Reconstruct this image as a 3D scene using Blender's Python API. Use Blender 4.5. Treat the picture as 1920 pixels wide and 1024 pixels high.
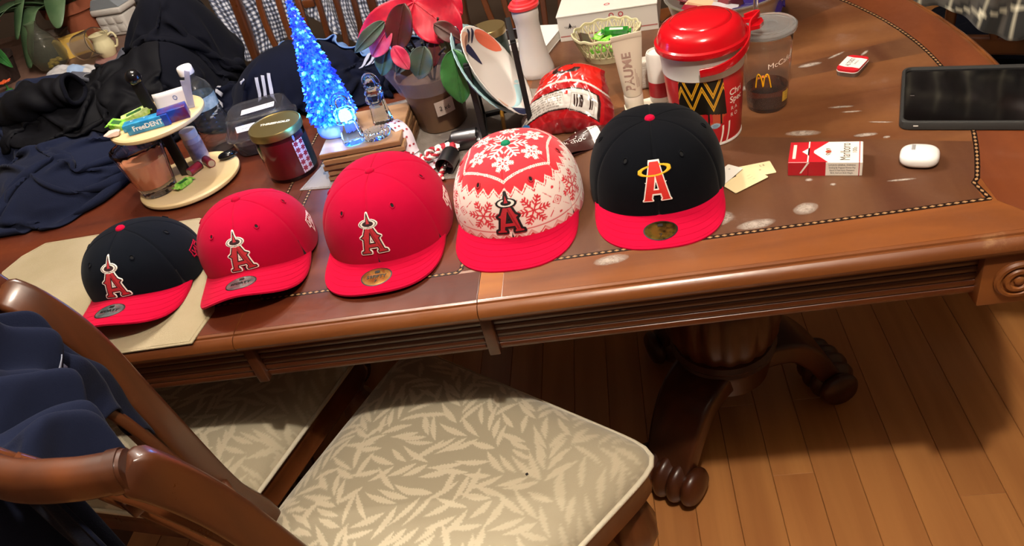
import bpy, bmesh, math, random
import numpy as np
from mathutils import Vector, Matrix

random.seed(4); RNG = np.random.default_rng(4)
for o in list(bpy.data.objects): bpy.data.objects.remove(o)
SC = bpy.context.scene; COL = SC.collection
PI = math.pi; T = 0.765                       # T: height of the table top
R_ = math.radians

# ------------------------------------------------------------------ camera
cam_d = bpy.data.cameras.new('camera'); cam = bpy.data.objects.new('camera', cam_d); COL.objects.link(cam)
cam_d.sensor_fit = 'HORIZONTAL'; cam_d.sensor_width = 36; cam_d.lens = 27.19; cam_d.clip_start = 0.02
def cam_matrix(pitch, roll, yaw, loc):
    F = Vector((math.sin(yaw)*math.cos(pitch), math.cos(yaw)*math.cos(pitch), -math.sin(pitch)))
    Rt = F.cross(Vector((0, 0, 1))).normalized(); U = Rt.cross(F)
    c, s = math.cos(roll), math.sin(roll)
    X = c*Rt + s*U; Y = -s*Rt + c*U
    m = Matrix((X, Y, -F)).transposed().to_4x4(); m.translation = loc; return m
cam.matrix_world = cam_matrix(R_(37.28), R_(-15.44), R_(-12.64), Vector((0, 0, 1.425)))
SC.camera = cam

# ------------------------------------------------------------------ light
SC.view_settings.view_transform = 'Standard'; SC.view_settings.look = 'None'
SC.view_settings.gamma = 1; SC.view_settings.use_curve_mapping = False; SC.view_settings.exposure = 0.4
W = bpy.data.worlds.new('world'); SC.world = W; W.use_nodes = True
W.node_tree.nodes['Background'].inputs[0].default_value = (1.0, .86, .72, 1); W.node_tree.nodes['Background'].inputs[1].default_value = .02
def lamp(name, loc, energy, col, r):
    d = bpy.data.lights.new(name, 'POINT'); d.energy = energy; d.color = col; d.shadow_soft_size = r
    o = bpy.data.objects.new(name, d); o.location = loc; COL.objects.link(o); return o
lamp('kitchen_ceiling_lamp', (.13, .12, 2.38), 92, (1, .89, .76), .035)
for i, (x, y, z) in enumerate(((-.90, 1.50, 2.12), (-.56, 1.64, 2.12), (-.60, 1.32, 2.12))):
    lamp('chandelier_bulb', (x, y, z), 23, (1, .92, .82), .022)

# ------------------------------------------------------------------ materials
def lin(h):
    h = h.lstrip('#'); c = [int(h[i:i+2], 16)/255 for i in (0, 2, 4)]
    return tuple(x/12.92 if x <= .04045 else ((x+.055)/1.055)**2.4 for x in c) + (1,)
MATS = {}
def pbr(name, col='#808080', rough=.5, metal=0, trans=0, ior=1.45, bump=None, var=None, coat=0, sheen=0, attr=None, emit=None, alpha=None, sss=0, spec=None):
    """bump = (scale, strength); var = (scale, colour2): blotchy second colour; attr = colour attribute name."""
    if name in MATS: return MATS[name]
    m = bpy.data.materials.new(name); m.use_nodes = True; nt = m.node_tree; N = nt.nodes; L = nt.links
    b = N['Principled BSDF']; c = lin(col) if isinstance(col, str) else col
    b.inputs['Base Color'].default_value = c; b.inputs['Roughness'].default_value = rough; b.inputs['Metallic'].default_value = metal
    b.inputs['Transmission Weight'].default_value = trans; b.inputs['IOR'].default_value = ior
    if coat: b.inputs['Coat Weight'].default_value = coat; b.inputs['Coat Roughness'].default_value = .12
    if sheen: b.inputs['Sheen Weight'].default_value = sheen; b.inputs['Sheen Roughness'].default_value = .5
    if sss: b.inputs['Subsurface Weight'].default_value = sss; b.inputs['Subsurface Radius'].default_value = (.01, .006, .004)
    if alpha is not None: b.inputs['Alpha'].default_value = alpha
    if spec is not None: b.inputs['Specular IOR Level'].default_value = spec
    if emit: b.inputs['Emission Color'].default_value = lin(emit[0]); b.inputs['Emission Strength'].default_value = emit[1]
    tc = N.new('ShaderNodeTexCoord')
    if var:
        n = N.new('ShaderNodeTexNoise'); n.inputs['Scale'].default_value = var[0]; n.inputs['Detail'].default_value = 5
        L.new(tc.outputs['Object'], n.inputs['Vector'])
        r = N.new('ShaderNodeMapRange'); r.inputs[1].default_value = .4; r.inputs[2].default_value = .65; L.new(n.outputs['Fac'], r.inputs[0])
        x = N.new('ShaderNodeMix'); x.data_type = 'RGBA'; x.inputs[6].default_value = c; x.inputs[7].default_value = lin(var[1])
        L.new(r.outputs[0], x.inputs[0]); L.new(x.outputs[2], b.inputs['Base Color'])
    if attr:
        a = N.new('ShaderNodeAttribute'); a.attribute_name = attr; L.new(a.outputs['Color'], b.inputs['Base Color'])
    if bump:
        n = N.new('ShaderNodeTexNoise'); n.inputs['Scale'].default_value = bump[0]; n.inputs['Detail'].default_value = 4
        L.new(tc.outputs['Object'], n.inputs['Vector'])
        u = N.new('ShaderNodeBump'); u.inputs['Strength'].default_value = bump[1]; u.inputs['Distance'].default_value = .002
        L.new(n.outputs['Fac'], u.inputs['Height']); L.new(u.outputs[0], b.inputs['Normal'])
    MATS[name] = m; return m

def wood(name, c1, c2, rough=.35, axis=0, fine=60, coat=0, scuff=0, rand=0, stretch=14, c3=None):
    """grain streaks along one axis; scuff > 0 adds rubbed pale wear; rand tints every object a little differently"""
    if name in MATS: return MATS[name]
    m = bpy.data.materials.new(name); m.use_nodes = True; nt = m.node_tree; N = nt.nodes; L = nt.links
    b = N['Principled BSDF']; tc = N.new('ShaderNodeTexCoord'); mp = N.new('ShaderNodeMapping')
    sc = [fine/5.]*3; sc[axis] = fine/5./stretch; mp.inputs['Scale'].default_value = sc
    L.new(tc.outputs['Object'], mp.inputs[0])
    oi = N.new('ShaderNodeObjectInfo')
    if rand:
        ml = N.new('ShaderNodeMath'); ml.operation = 'MULTIPLY'; ml.inputs[1].default_value = 37; L.new(oi.outputs['Random'], ml.inputs[0])
        cx = N.new('ShaderNodeCombineXYZ')
        for k in range(3): L.new(ml.outputs[0], cx.inputs[k])
        L.new(cx.outputs[0], mp.inputs['Location'])
    n1 = N.new('ShaderNodeTexNoise'); n1.inputs['Scale'].default_value = 1.; n1.inputs['Detail'].default_value = 7; n1.inputs['Distortion'].default_value = .6
    L.new(mp.outputs[0], n1.inputs['Vector'])
    rp = N.new('ShaderNodeValToRGB'); e = rp.color_ramp.elements; e[0].position = .32; e[1].position = .68
    e[0].color = lin(c1); e[1].color = lin(c2)
    L.new(n1.outputs['Fac'], rp.inputs[0]); out = rp.outputs[0]
    if rand:
        hv = N.new('ShaderNodeHueSaturation'); mr = N.new('ShaderNodeMapRange'); mr.inputs[3].default_value = 1-rand; mr.inputs[4].default_value = 1+rand
        L.new(oi.outputs['Random'], mr.inputs[0]); L.new(mr.outputs[0], hv.inputs['Value']); L.new(out, hv.inputs['Color']); out = hv.outputs[0]
    if scuff:
        n2 = N.new('ShaderNodeTexNoise'); n2.inputs['Scale'].default_value = 9; n2.inputs['Detail'].default_value = 12; n2.inputs['Roughness'].default_value = .75
        L.new(tc.outputs['Object'], n2.inputs['Vector'])
        mr = N.new('ShaderNodeMapRange'); mr.inputs[1].default_value = .6; mr.inputs[2].default_value = .78; mr.inputs[4].default_value = scuff
        L.new(n2.outputs['Fac'], mr.inputs[0])
        x = N.new('ShaderNodeMix'); x.data_type = 'RGBA'; x.inputs[7].default_value = lin(c3 or '#9a8070')
        L.new(mr.outputs[0], x.inputs[0]); L.new(out, x.inputs[6]); out = x.outputs[2]
        rr = N.new('ShaderNodeMapRange'); rr.inputs[1].default_value = .35; rr.inputs[2].default_value = .7; rr.inputs[3].default_value = rough; rr.inputs[4].default_value = min(1, rough+.25)
        L.new(n2.outputs['Fac'], rr.inputs[0]); L.new(rr.outputs[0], b.inputs['Roughness'])
    else: b.inputs['Roughness'].default_value = rough
    L.new(out, b.inputs['Base Color'])
    if coat: b.inputs['Coat Weight'].default_value = coat; b.inputs['Coat Roughness'].default_value = .15
    u = N.new('ShaderNodeBump'); u.inputs['Strength'].default_value = .08; u.inputs['Distance'].default_value = .001
    L.new(n1.outputs['Fac'], u.inputs['Height']); L.new(u.outputs[0], b.inputs['Normal'])
    MATS[name] = m; return m

def fabric(name, col, col2=None, rough=.9, weave=900, strength=.4, sheen=.3, woven=False):
    """cloth: fine nap (noise) or crossed threads (woven) as relief"""
    if name in MATS: return MATS[name]
    m = pbr(name, col, rough, sheen=sheen*.12, var=(5, col2) if col2 else None, spec=.06); nt = m.node_tree; N = nt.nodes; L = nt.links
    tc = N.new('ShaderNodeTexCoord'); a = N.new('ShaderNodeMath'); a.operation = 'ADD'
    if woven:
        for k, d in enumerate(('X', 'Y')):
            w = N.new('ShaderNodeTexWave'); w.bands_direction = d; w.inputs['Scale'].default_value = weave/6.; w.inputs['Distortion'].default_value = 3; w.inputs['Detail Scale'].default_value = 3
            L.new(tc.outputs['Object'], w.inputs['Vector']); L.new(w.outputs['Fac'], a.inputs[k])
    else:
        n = N.new('ShaderNodeTexNoise'); n.inputs['Scale'].default_value = weave; n.inputs['Detail'].default_value = 3; L.new(tc.outputs['Object'], n.inputs['Vector']); L.new(n.outputs['Fac'], a.inputs[0]); a.inputs[1].default_value = 0
    u = N.new('ShaderNodeBump'); u.inputs['Strength'].default_value = strength; u.inputs['Distance'].default_value = .001
    L.new(a.outputs[0], u.inputs['Height']); L.new(u.outputs[0], N['Principled BSDF'].inputs['Normal']); return m

def clear(name, col='#ffffff', rough=.03, ior=1.45): return pbr(name, col, rough, trans=1, ior=ior)

# ------------------------------------------------------------------ mesh helpers
def rbox(sx, sy, sz, b=0, seg=2):
    bm = bmesh.new(); bmesh.ops.create_cube(bm, size=1)
    for v in bm.verts: v.co = (v.co.x*sx, v.co.y*sy, v.co.z*sz)
    if b: bmesh.ops.bevel(bm, geom=bm.edges[:], offset=b, segments=seg, profile=.5, affect='EDGES')
    bm.verts.index_update(); V = [tuple(v.co) for v in bm.verts]; F = [[v.index for v in f.verts] for f in bm.faces]; bm.free(); return V, F
def rot(rx=0, ry=0, rz=0, loc=(0, 0, 0)):
    m = Matrix.Rotation(rz, 4, 'Z') @ Matrix.Rotation(ry, 4, 'Y') @ Matrix.Rotation(rx, 4, 'X'); m.translation = Vector(loc); return m
class MB:
    def __init__(s): s.v = []; s.f = []; s.m = []
    def add(s, V, F, mi=0, M=None):
        k = len(s.v)
        if M is not None: V = [tuple(M @ Vector(p)) for p in V]
        s.v.extend(tuple(map(float, p)) for p in V); s.f.extend([i+k for i in f] for f in F)
        s.m.extend(mi if isinstance(mi, list) else [mi]*len(F)); return s
    def box(s, c, d, b=0, rx=0, ry=0, rz=0, mi=0, M=None, seg=2):
        V, F = rbox(*d, b, seg); m = rot(rx, ry, rz, c); return s.add(V, F, mi, (M @ m) if M is not None else m)
    def lathe(s, prof, n=40, M=None, mi=0, sx=1, sy=1, caps=True, wob=None):
        V = []; F = []; k = len(prof)
        for j, (r, z) in enumerate(prof):
            for i in range(n):
                a = 2*PI*i/n; q = r*(wob(a, z) if wob else 1); V.append((q*math.cos(a)*sx, q*math.sin(a)*sy, z))
        for j in range(k-1):
            for i in range(n):
                F.append([j*n+i, j*n+(i+1) % n, (j+1)*n+(i+1) % n, (j+1)*n+i])
        if caps:
            if prof[0][0] > 1e-6: F.append(list(range(n))[::-1])
            if prof[-1][0] > 1e-6: F.append([(k-1)*n+i for i in range(n)])
        return s.add(V, F, mi, M)
    def sweep(s, pts, sec, up=(0, 0, 1), closed=False, scale=None, mi=0, caps=True, M=None, twist=0):
        """sec: closed 2-D section (side, up); frames follow the path"""
        P = [Vector(p) for p in pts]; n = len(P); k = len(sec); V = []; F = []; up = Vector(up)
        for i, p in enumerate(P):
            a = P[(i-1) % n] if (closed or i > 0) else P[i]; c = P[(i+1) % n] if (closed or i < n-1) else P[i]
            t = (c-a).normalized(); sd = t.cross(up)
            if sd.length < 1e-5: sd = t.cross(Vector((1, .3, 0)))
            sd.normalize(); u = sd.cross(t); q = scale[i] if scale else 1
            if isinstance(q, (int, float)): q = (q, q)
            if twist:
                ct, st = math.cos(twist*i), math.sin(twist*i); sd, u = sd*ct+u*st, u*ct-sd*st
            for (x, y) in sec: V.append(tuple(p + sd*x*q[0] + u*y*q[1]))
        for i in range(n if closed else n-1):
            for j in range(k):
                F.append([i*k+j, i*k+(j+1) % k, ((i+1) % n)*k+(j+1) % k, ((i+1) % n)*k+j])
        if caps and not closed: F.append(list(range(k))[::-1]); F.append([(n-1)*k+j for j in range(k)])
        return s.add(V, F, mi, M)
    def tube(s, pts, r, n=8, **kw):
        rs = r if isinstance(r, (list, tuple)) else None
        sec = [(math.cos(2*PI*i/n)*(1 if rs else r), math.sin(2*PI*i/n)*(1 if rs else r)) for i in range(n)]
        return s.sweep(pts, sec, scale=list(rs) if rs else None, **kw)
    def grid(s, P, mi=0, wrap=False, M=None):
        P = np.asarray(P); a, b = P.shape[:2]; idx = np.arange(a*b).reshape(a, b)
        if wrap: idx = np.concatenate([idx, idx[:, :1]], 1)
        F = np.stack([idx[:-1, :-1], idx[:-1, 1:], idx[1:, 1:], idx[1:, :-1]], -1).reshape(-1, 4).tolist()
        return s.add(P.reshape(-1, 3).tolist(), F, mi, M)
    def prism(s, poly, z0, z1, mi=0, M=None):
        n = len(poly); V = [(x, y, z0) for x, y in poly] + [(x, y, z1) for x, y in poly]
        F = [list(range(n))[::-1], list(range(n, 2*n))] + [[i, (i+1) % n, n+(i+1) % n, n+i] for i in range(n)]
        return s.add(V, F, mi, M)
    def sphere(s, c, r, n=12, M=None, mi=0):
        r = r if isinstance(r, (tuple, list)) else (r, r, r)
        prof = [(max(1e-7, math.sin(PI*j/n)), -math.cos(PI*j/n)) for j in range(n+1)]
        m = Matrix.LocRotScale(Vector(c), None, Vector(r)); return s.lathe(prof, 2*n, (M @ m) if M is not None else m, mi, caps=False)
    def build(s, name, mats, parent=None, smooth=40, thick=0, sub=0, flip=False):
        me = bpy.data.meshes.new(name); me.from_pydata(s.v, [], s.f)
        if not isinstance(mats, (list, tuple)): mats = [mats]
        for m in mats: me.materials.append(m)
        if len(mats) > 1: me.polygons.foreach_set('material_index', np.array(s.m, dtype=np.int32))
        return finish(name, me, parent, smooth, thick, sub, flip)
def finish(name, me, parent=None, smooth=40, thick=0, sub=0, flip=False):
    if not flip is None:
        bm = bmesh.new(); bm.from_mesh(me); bmesh.ops.remove_doubles(bm, verts=bm.verts, dist=1e-6)
        bmesh.ops.recalc_face_normals(bm, faces=bm.faces)
        if flip: bmesh.ops.reverse_faces(bm, faces=bm.faces)
        bm.to_mesh(me); bm.free()
    if smooth:
        me.polygons.foreach_set('use_smooth', [True]*len(me.polygons)); me.set_sharp_from_angle(angle=R_(smooth))
    o = bpy.data.objects.new(name, me); COL.objects.link(o)
    if parent is not None: o.parent = parent
    if thick:
        md = o.modifiers.new('thickness', 'SOLIDIFY'); md.thickness = thick; md.offset = 0
    if sub:
        md = o.modifiers.new('smooth', 'SUBSURF'); md.levels = sub; md.render_levels = sub
    return o
def tag(o, label=None, cat=None, group=None, kind=None):
    for k, v in (('label', label), ('category', cat), ('group', group), ('kind', kind)):
        if v: o[k] = v
    return o
def thing(name, label, cat, loc=(0, 0, 0), rz=0, group=None):
    o = bpy.data.objects.new(name, None); o.empty_display_size = .02; COL.objects.link(o)
    o.location = loc; o.rotation_euler = (0, 0, rz); return tag(o, label, cat, group)
def copy_tree(o, parent=None):
    c = o.copy(); COL.objects.link(c)
    if parent is not None: c.parent = parent
    for ch in list(o.children): copy_tree(ch, c)
    return c
_txt = {}
def text_geo(s, size, offset=0):
    key = (s, round(size, 5), offset)
    if key not in _txt:
        cu = bpy.data.curves.new('t', 'FONT'); cu.body = s; cu.size = size; cu.align_x = 'CENTER'; cu.align_y = 'CENTER'; cu.offset = offset; cu.resolution_u = 3
        ob = bpy.data.objects.new('t', cu); COL.objects.link(ob); me = ob.to_mesh()
        _txt[key] = ([tuple(v.co[:2]) for v in me.vertices], [list(p.vertices) for p in me.polygons])
        ob.to_mesh_clear(); bpy.data.objects.remove(ob); bpy.data.curves.remove(cu)
    return _txt[key]
def lettering(s, size, fn, mat, parent, name='lettering', offset=0, sx=1, mb=None):
    """flat print: fn maps (u, v) to a point just above the surface"""
    V, F = text_geo(s, size, offset); own = mb is None; mb = mb or MB()
    mb.add([fn(x*sx, y) for x, y in V], F)
    return mb.build(name, mat, parent, smooth=0, flip=None) if own else mb
def plane_fn(o, ex, ey):
    o, ex, ey = Vector(o), Vector(ex), Vector(ey)
    return lambda u, v: tuple(o + ex*u + ey*v)
def raster(fn, u0, u1, v0, v1, step, surf, lift, mats, parent, name):
    """print or embroidery: fn(U, V) gives a colour index per cell (-1 none); surf(u, v, d) is the point d above the surface"""
    nu = max(2, int(round((u1-u0)/step))); nv = max(2, int(round((v1-v0)/step)))
    U, Vv = np.meshgrid(u0+(np.arange(nu)+.5)*(u1-u0)/nu, v0+(np.arange(nv)+.5)*(v1-v0)/nv, indexing='ij')
    I = fn(U, Vv).astype(int); on = I >= 0
    pad = np.zeros((nu+2, nv+2), bool); pad[1:-1, 1:-1] = on
    used = pad[1:, 1:] | pad[:-1, 1:] | pad[1:, :-1] | pad[:-1, :-1]; full = pad[1:, 1:] & pad[:-1, 1:] & pad[1:, :-1] & pad[:-1, :-1]
    idx = -np.ones((nu+1, nv+1), int); idx[used] = np.arange(used.sum())
    uu = u0+np.arange(nu+1)*(u1-u0)/nu; vv = v0+np.arange(nv+1)*(v1-v0)/nv
    V = [surf(uu[i], vv[j], lift if full[i, j] else lift*.35) for i, j in np.argwhere(used)]
    c = np.argwhere(on); F = [[int(idx[i, j]), int(idx[i+1, j]), int(idx[i+1, j+1]), int(idx[i, j+1])] for i, j in c]
    mb = MB(); mb.add(V, F, [int(I[i, j]) for i, j in c]); return mb.build(name, mats, parent, smooth=60, flip=None)
def seg_dist(U, V, pts, closed=True):
    d = np.full(U.shape, 1e9); n = len(pts)
    for i in range(n if closed else n-1):
        (x0, y0), (x1, y1) = pts[i], pts[(i+1) % n]; dx, dy = x1-x0, y1-y0; q = dx*dx+dy*dy+1e-12
        t = np.clip(((U-x0)*dx+(V-y0)*dy)/q, 0, 1); d = np.minimum(d, np.hypot(U-x0-t*dx, V-y0-t*dy))
    return d
def inside(U, V, pts):
    r = np.zeros(U.shape, bool); n = len(pts)
    for i in range(n):
        (x0, y0), (x1, y1) = pts[i], pts[(i+1) % n]
        c = ((y0 > V) != (y1 > V)) & (U < (x1-x0)*(V-y0)/((y1-y0) if abs(y1-y0) > 1e-12 else 1e-12)+x0); r ^= c
    return r
def rrect(w, h, r, n=4):
    P = []
    for cx, cy, a in ((w/2-r, h/2-r, 0), (-w/2+r, h/2-r, PI/2), (-w/2+r, -h/2+r, PI), (w/2-r, -h/2+r, 1.5*PI)):
        P += [(cx+r*math.cos(a+PI/2*i/n), cy+r*math.sin(a+PI/2*i/n)) for i in range(n+1)]
    return P
def smooth_path(pts, n=8):
    P = [np.array(p, float) for p in pts]; out = []
    for i in range(len(P)-1):
        p0 = P[max(0, i-1)]; p1 = P[i]; p2 = P[i+1]; p3 = P[min(len(P)-1, i+2)]
        for k in range(n):
            t = k/n; out.append(tuple(.5*((2*p1)+(p2-p0)*t+(2*p0-5*p1+4*p2-p3)*t*t+(3*p1-p0-3*p2+p3)*t**3)))
    out.append(tuple(P[-1])); return out
def vnoise(X, Y, seed=0):
    """smooth value noise on arrays"""
    xi = np.floor(X).astype(int); yi = np.floor(Y).astype(int); fx = X-xi; fy = Y-yi; fx = fx*fx*(3-2*fx); fy = fy*fy*(3-2*fy)
    def h(a, b):
        n = (a*374761393 + b*668265263 + seed*974711) & 0x7fffffff; n = ((n ^ (n >> 13))*1274126177) & 0x7fffffff; return (n & 0xffff)/65535.
    return (h(xi, yi)*(1-fx)+h(xi+1, yi)*fx)*(1-fy)+(h(xi, yi+1)*(1-fx)+h(xi+1, yi+1)*fx)*fy
# ------------------------------------------------------------------ room
wall_m = pbr('warm_plaster', '#8a7660', .9, bump=(40, .1)); ceil_m = pbr('ceiling_paint', '#b8b0a6', .9)
def struct(name, mb, m, parent=None, smooth=0):
    o = mb.build(name, m, parent, smooth)
    if parent is None: o['kind'] = 'structure'
    return o
struct('wall_back', MB().box((-.2, 3.75, 1.25), (6.6, .1, 2.5)), pbr('brown_plaster', '#4e4034', .9, bump=(40, .1)))
struct('wall_left', MB().box((-3.5, .6, 1.25), (.1, 6.3, 2.5)), wall_m)
struct('wall_right', MB().box((3.1, .6, 1.25), (.1, 6.3, 2.5)), wall_m)
struct('wall_front', MB().box((-.2, -2.55, 1.25), (6.6, .1, 2.5)), wall_m)
struct('ceiling', MB().box((-.2, .6, 2.55), (6.6, 6.4, .1)), ceil_m)
floor_m = wood('laminate', '#9c6436', '#ba8048', .38, axis=1, fine=70, stretch=16, rand=.07)
floor = struct('floor', MB().box((-.2, .6, -.06), (6.6, 6.3, .1)), pbr('floor_joint', '#4a2a14', .8))
plank_cache = {}
def plank(x, y0, y1, w):
    L = round(y1-y0, 3); key = (L, w)
    if key not in plank_cache:
        mb = MB(); b = .0012; a, c = w/2, L/2
        V = [(-a, -c, -.010), (a, -c, -.010), (a, c, -.010), (-a, c, -.010), (-a, -c, -b), (a, -c, -b), (a, c, -b), (-a, c, -b), (-a+b, -c+b, 0), (a-b, -c+b, 0), (a-b, c-b, 0), (-a+b, c-b, 0)]
        F = [[8, 9, 10, 11]] + [[i, (i+1) % 4, 4+(i+1) % 4, 4+i] for i in range(4)] + [[4+i, 4+(i+1) % 4, 8+(i+1) % 4, 8+i] for i in range(4)]
        o = mb.add(V, F).build('plank', floor_m, floor, 0); plank_cache[key] = o
    else:
        o = plank_cache[key].copy(); COL.objects.link(o)
    o.location = (x, (y0+y1)/2, 0); return o
pw = .0835; rr = random.Random(2)
for i in range(-18, 14):
    x0 = .195+pw*i; y = .12+rr.choice((0, .2, .4, .6, .8)); y = {0: 1.022, 4: .940}.get(i, y+.3) - 1.2
    while y < 3.6:
        if x0 > -1.9 or y > 1.2 or y < .8: plank(x0+pw/2, y, min(y+1.2, 3.68), pw-.0006)
        y += 1.2
# ------------------------------------------------------------------ dining table
YF, YB, YC = .796, 1.715, 1.2555                      # flat part of the top: near edge, far edge, centre line
SEAM_R, SEAM_L = -.236, -.600
XC = (SEAM_R+SEAM_L)/2
def bow(y, x0=.582, r=1.24): return x0-(y-YC)**2/(2*r)
table = thing('dining_table', 'long reddish brown pedestal dining table with inlaid top covered in clutter', 'table', (XC, YC, 0))
def tl(p): return (p[0]-XC, p[1]-YC) + tuple(p[2:])   # world to table coordinates
top_m = wood('table_edge_wood', '#5a2e12', '#804a20', .3, axis=0, fine=80, coat=.25, scuff=.5, c3='#b08a5c')
border_m = wood('border_veneer', '#5f3216', '#80491f', .34, axis=0, fine=90, stretch=9, scuff=.35, c3='#8d6650')
bordery_m = wood('cross_border_veneer', '#5a2a14', '#743c1c', .34, axis=1, fine=60, stretch=6, scuff=.25, c3='#8d6650')
honey_m = wood('honey_veneer', '#7a4215', '#95591f', .33, axis=0, fine=120, stretch=10, scuff=.2, c3='#8d6650')
field_m = wood('crotch_veneer', '#4c2a19', '#624028', .36, axis=1, fine=70, stretch=5, scuff=.6, c3='#8f776a')
field2_m = wood('crotch_veneer_light', '#5c341c', '#744a2a', .35, axis=0, fine=70, stretch=5, scuff=.45, c3='#8f776a')
left_m = wood('leaf_veneer', '#42190d', '#5f2a14', .27, axis=0, fine=70, stretch=8, scuff=.15, c3='#7a5a4a')
dark_m = wood('apron_wood', '#35170b', '#52270f', .35, axis=0, fine=80, coat=.2)
def end_path(s):
    """outline of an end piece from seam (front) round the bowed end to seam (back); s = +1 right, -1 left"""
    P = []
    if s > 0:
        P = [(SEAM_R+.0006, YF), (.2, YF), (.44, YF)]
        P += [(bow(YF)-.010+.010*math.sin(a), YF+.010-.010*math.cos(a)) for a in np.linspace(0, PI/2*.86, 5)]
        P += [(bow(y), y) for y in np.linspace(YF+.03, YB-.03, 22)]
        P += [(bow(YB)-.010+.010*math.cos(a), YB-.010+.010*math.sin(a)) for a in np.linspace(.2, PI/2, 5)] + [(.2, YB), (SEAM_R+.0006, YB)]
    else:
        P = [(2*XC-x, y) for x, y in end_path(1)]
    return P
def offset_open(P, d, sgn):
    P = [np.array(p) for p in P]; out = []
    for i, p in enumerate(P):
        a = P[max(0, i-1)]; c = P[min(len(P)-1, i+1)]; t = (c-a)/np.linalg.norm(c-a); out.append(p + sgn*d*np.array([t[1], -t[0]]))
    out[0][0] = P[0][0]; out[-1][0] = P[-1][0]; return out
# moulded edge profile: (outward, drop)
EDGE = [(0, 0), (.0035, .0012), (.0048, .004), (.0062, .0042), (.0068, .0022), (.010, .0022), (.0145, .005), (.0185, .0105), (.0195, .016), (.0175, .0215), (.0125, .0245), (.0125, .028), (.0, .030)]
def top_piece(P, sgn, name):
    mb = MB(); rings = [[(*tl((x, y)), T-dz) for x, y in offset_open(P, d, sgn)] for d, dz in EDGE]
    n = len(P); mb.grid(np.array(rings))
    mb.add(rings[0], [list(range(n))]); mb.add(rings[-1], [list(range(n))[::-1]])
    ends = [[r[0] for r in rings], [r[-1] for r in rings]]
    for e in (0, 1):
        V = [r[0] for r in rings] + [r[-1] for r in rings][::-1]
    mb.add(V, [list(range(len(V)))])
    return mb.build(name, top_m, table, 30)
top_piece(end_path(1), 1, 'table_top_leaf'); top_piece(end_path(-1), -1, 'table_top_leaf')
mb = MB()
fr = [[(*tl((x, YF-d)), T-dz) for x in (SEAM_L+.0006, XC, SEAM_R-.0006)] for d, dz in EDGE]
bk = [[(*tl((x, YB+d)), T-dz) for x in (SEAM_L+.0006, XC, SEAM_R-.0006)] for d, dz in EDGE]
mb.grid(np.array(bk[::-1]+fr))
for e in (0, 2):
    V = [r[e] for r in bk[::-1]+fr]; mb.add(V, [list(range(len(V)))])
mb.grid(np.array([fr[-1], bk[-1]])); mb.build('table_top_leaf', top_m, table, 30)
# veneers: thin sheets let into the top, a hair proud of the ground wood
def veneer(poly, m, name, z=.0003):
    mb = MB(); mb.prism([tl(p) for p in poly], T-.0008, T+z); return mb.build(name, m, table, 0)
def inl(y): return .513-(y-YC)**2/1.66
J0, J1 = (.4355, .905), (.4395, .866)
yb2 = 2*YC
IN = [(SEAM_R+.038, .8635), (J1[0], J1[1])] + [(J0[0], J0[1])] + [(inl(y), y) for y in np.linspace(.915, yb2-.915, 26)] + [(J0[0], yb2-J0[1]), (J1[0], yb2-J1[1]), (SEAM_R+.038, yb2-.8635)]
def outer_arc(y0, y1, n=24): return [(bow(y), y) for y in np.linspace(y0, y1, n)]
veneer([(SEAM_R+.0348, YF+.001), (.488, YF+.001), (.445, .860), (SEAM_R+.0348, .860)], border_m, 'border_veneer')
veneer([(SEAM_R+.0008, YF+.001), (SEAM_R+.0340, YF+.001), (SEAM_R+.0340, YB-.001), (SEAM_R+.0008, YB-.001)], honey_m, 'cross_band_veneer')
veneer([(.446, .861), (.490, YF+.001)] + [(x-.002, y) for x, y in outer_arc(YF+.012, YB-.012)] + [(.490, YB-.001), (.446, yb2-.861)] + [(x+.004, y) for x, y in IN[-3:2:-1]], bordery_m, 'border_veneer')
veneer([(SEAM_R+.0348, YB-.001), (.488, YB-.001), (.445, yb2-.860), (SEAM_R+.0348, yb2-.860)], border_m, 'border_veneer')
# sunburst field of the right half: wedges meeting at the centre line
AP = (SEAM_R+.04, YC)
def ray_hit(a):
    x = AP[0]; y = AP[1]; st = .002
    while True:
        x += math.cos(a)*st; y += math.sin(a)*st
        if x > inl(min(max(y, .915), yb2-.915))-.005 or y < .868 or y > yb2-.868 or (y < .91 and x > .432): return (x, y)
angs = [-1.5, -.72, -.36, -.12, .06, .16, .45, .9, 1.5]
for k in range(len(angs)-1):
    pts = [AP]+[ray_hit(a) for a in np.linspace(angs[k], angs[k+1], 14)]
    veneer(pts, (field_m, field_m, field2_m, field2_m, field_m, field2_m, field_m, field_m)[k], 'sunburst_veneer')
# left half and leaf
veneer([(SEAM_L+.001, YF+.001), (SEAM_R-.001, YF+.001), (SEAM_R-.001, .860), (SEAM_L+.001, .860)], left_m, 'border_veneer')
veneer([(SEAM_L+.001, .866), (SEAM_R-.001, .866), (SEAM_R-.001, yb2-.866), (SEAM_L+.001, yb2-.866)], left_m, 'leaf_veneer')
veneer([(-1.30, YF+.001), (SEAM_L-.001, YF+.001), (SEAM_L-.001, .860), (-1.28, .860)], left_m, 'border_veneer')
LI = [(2*XC-x, y) for x, y in IN]
veneer([(SEAM_L-.001, .866), (-1.27, .866)] + [(x+.004, y) for x, y in LI[2:-2]] + [(SEAM_L-.001, yb2-.866)], left_m, 'field_veneer')
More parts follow.
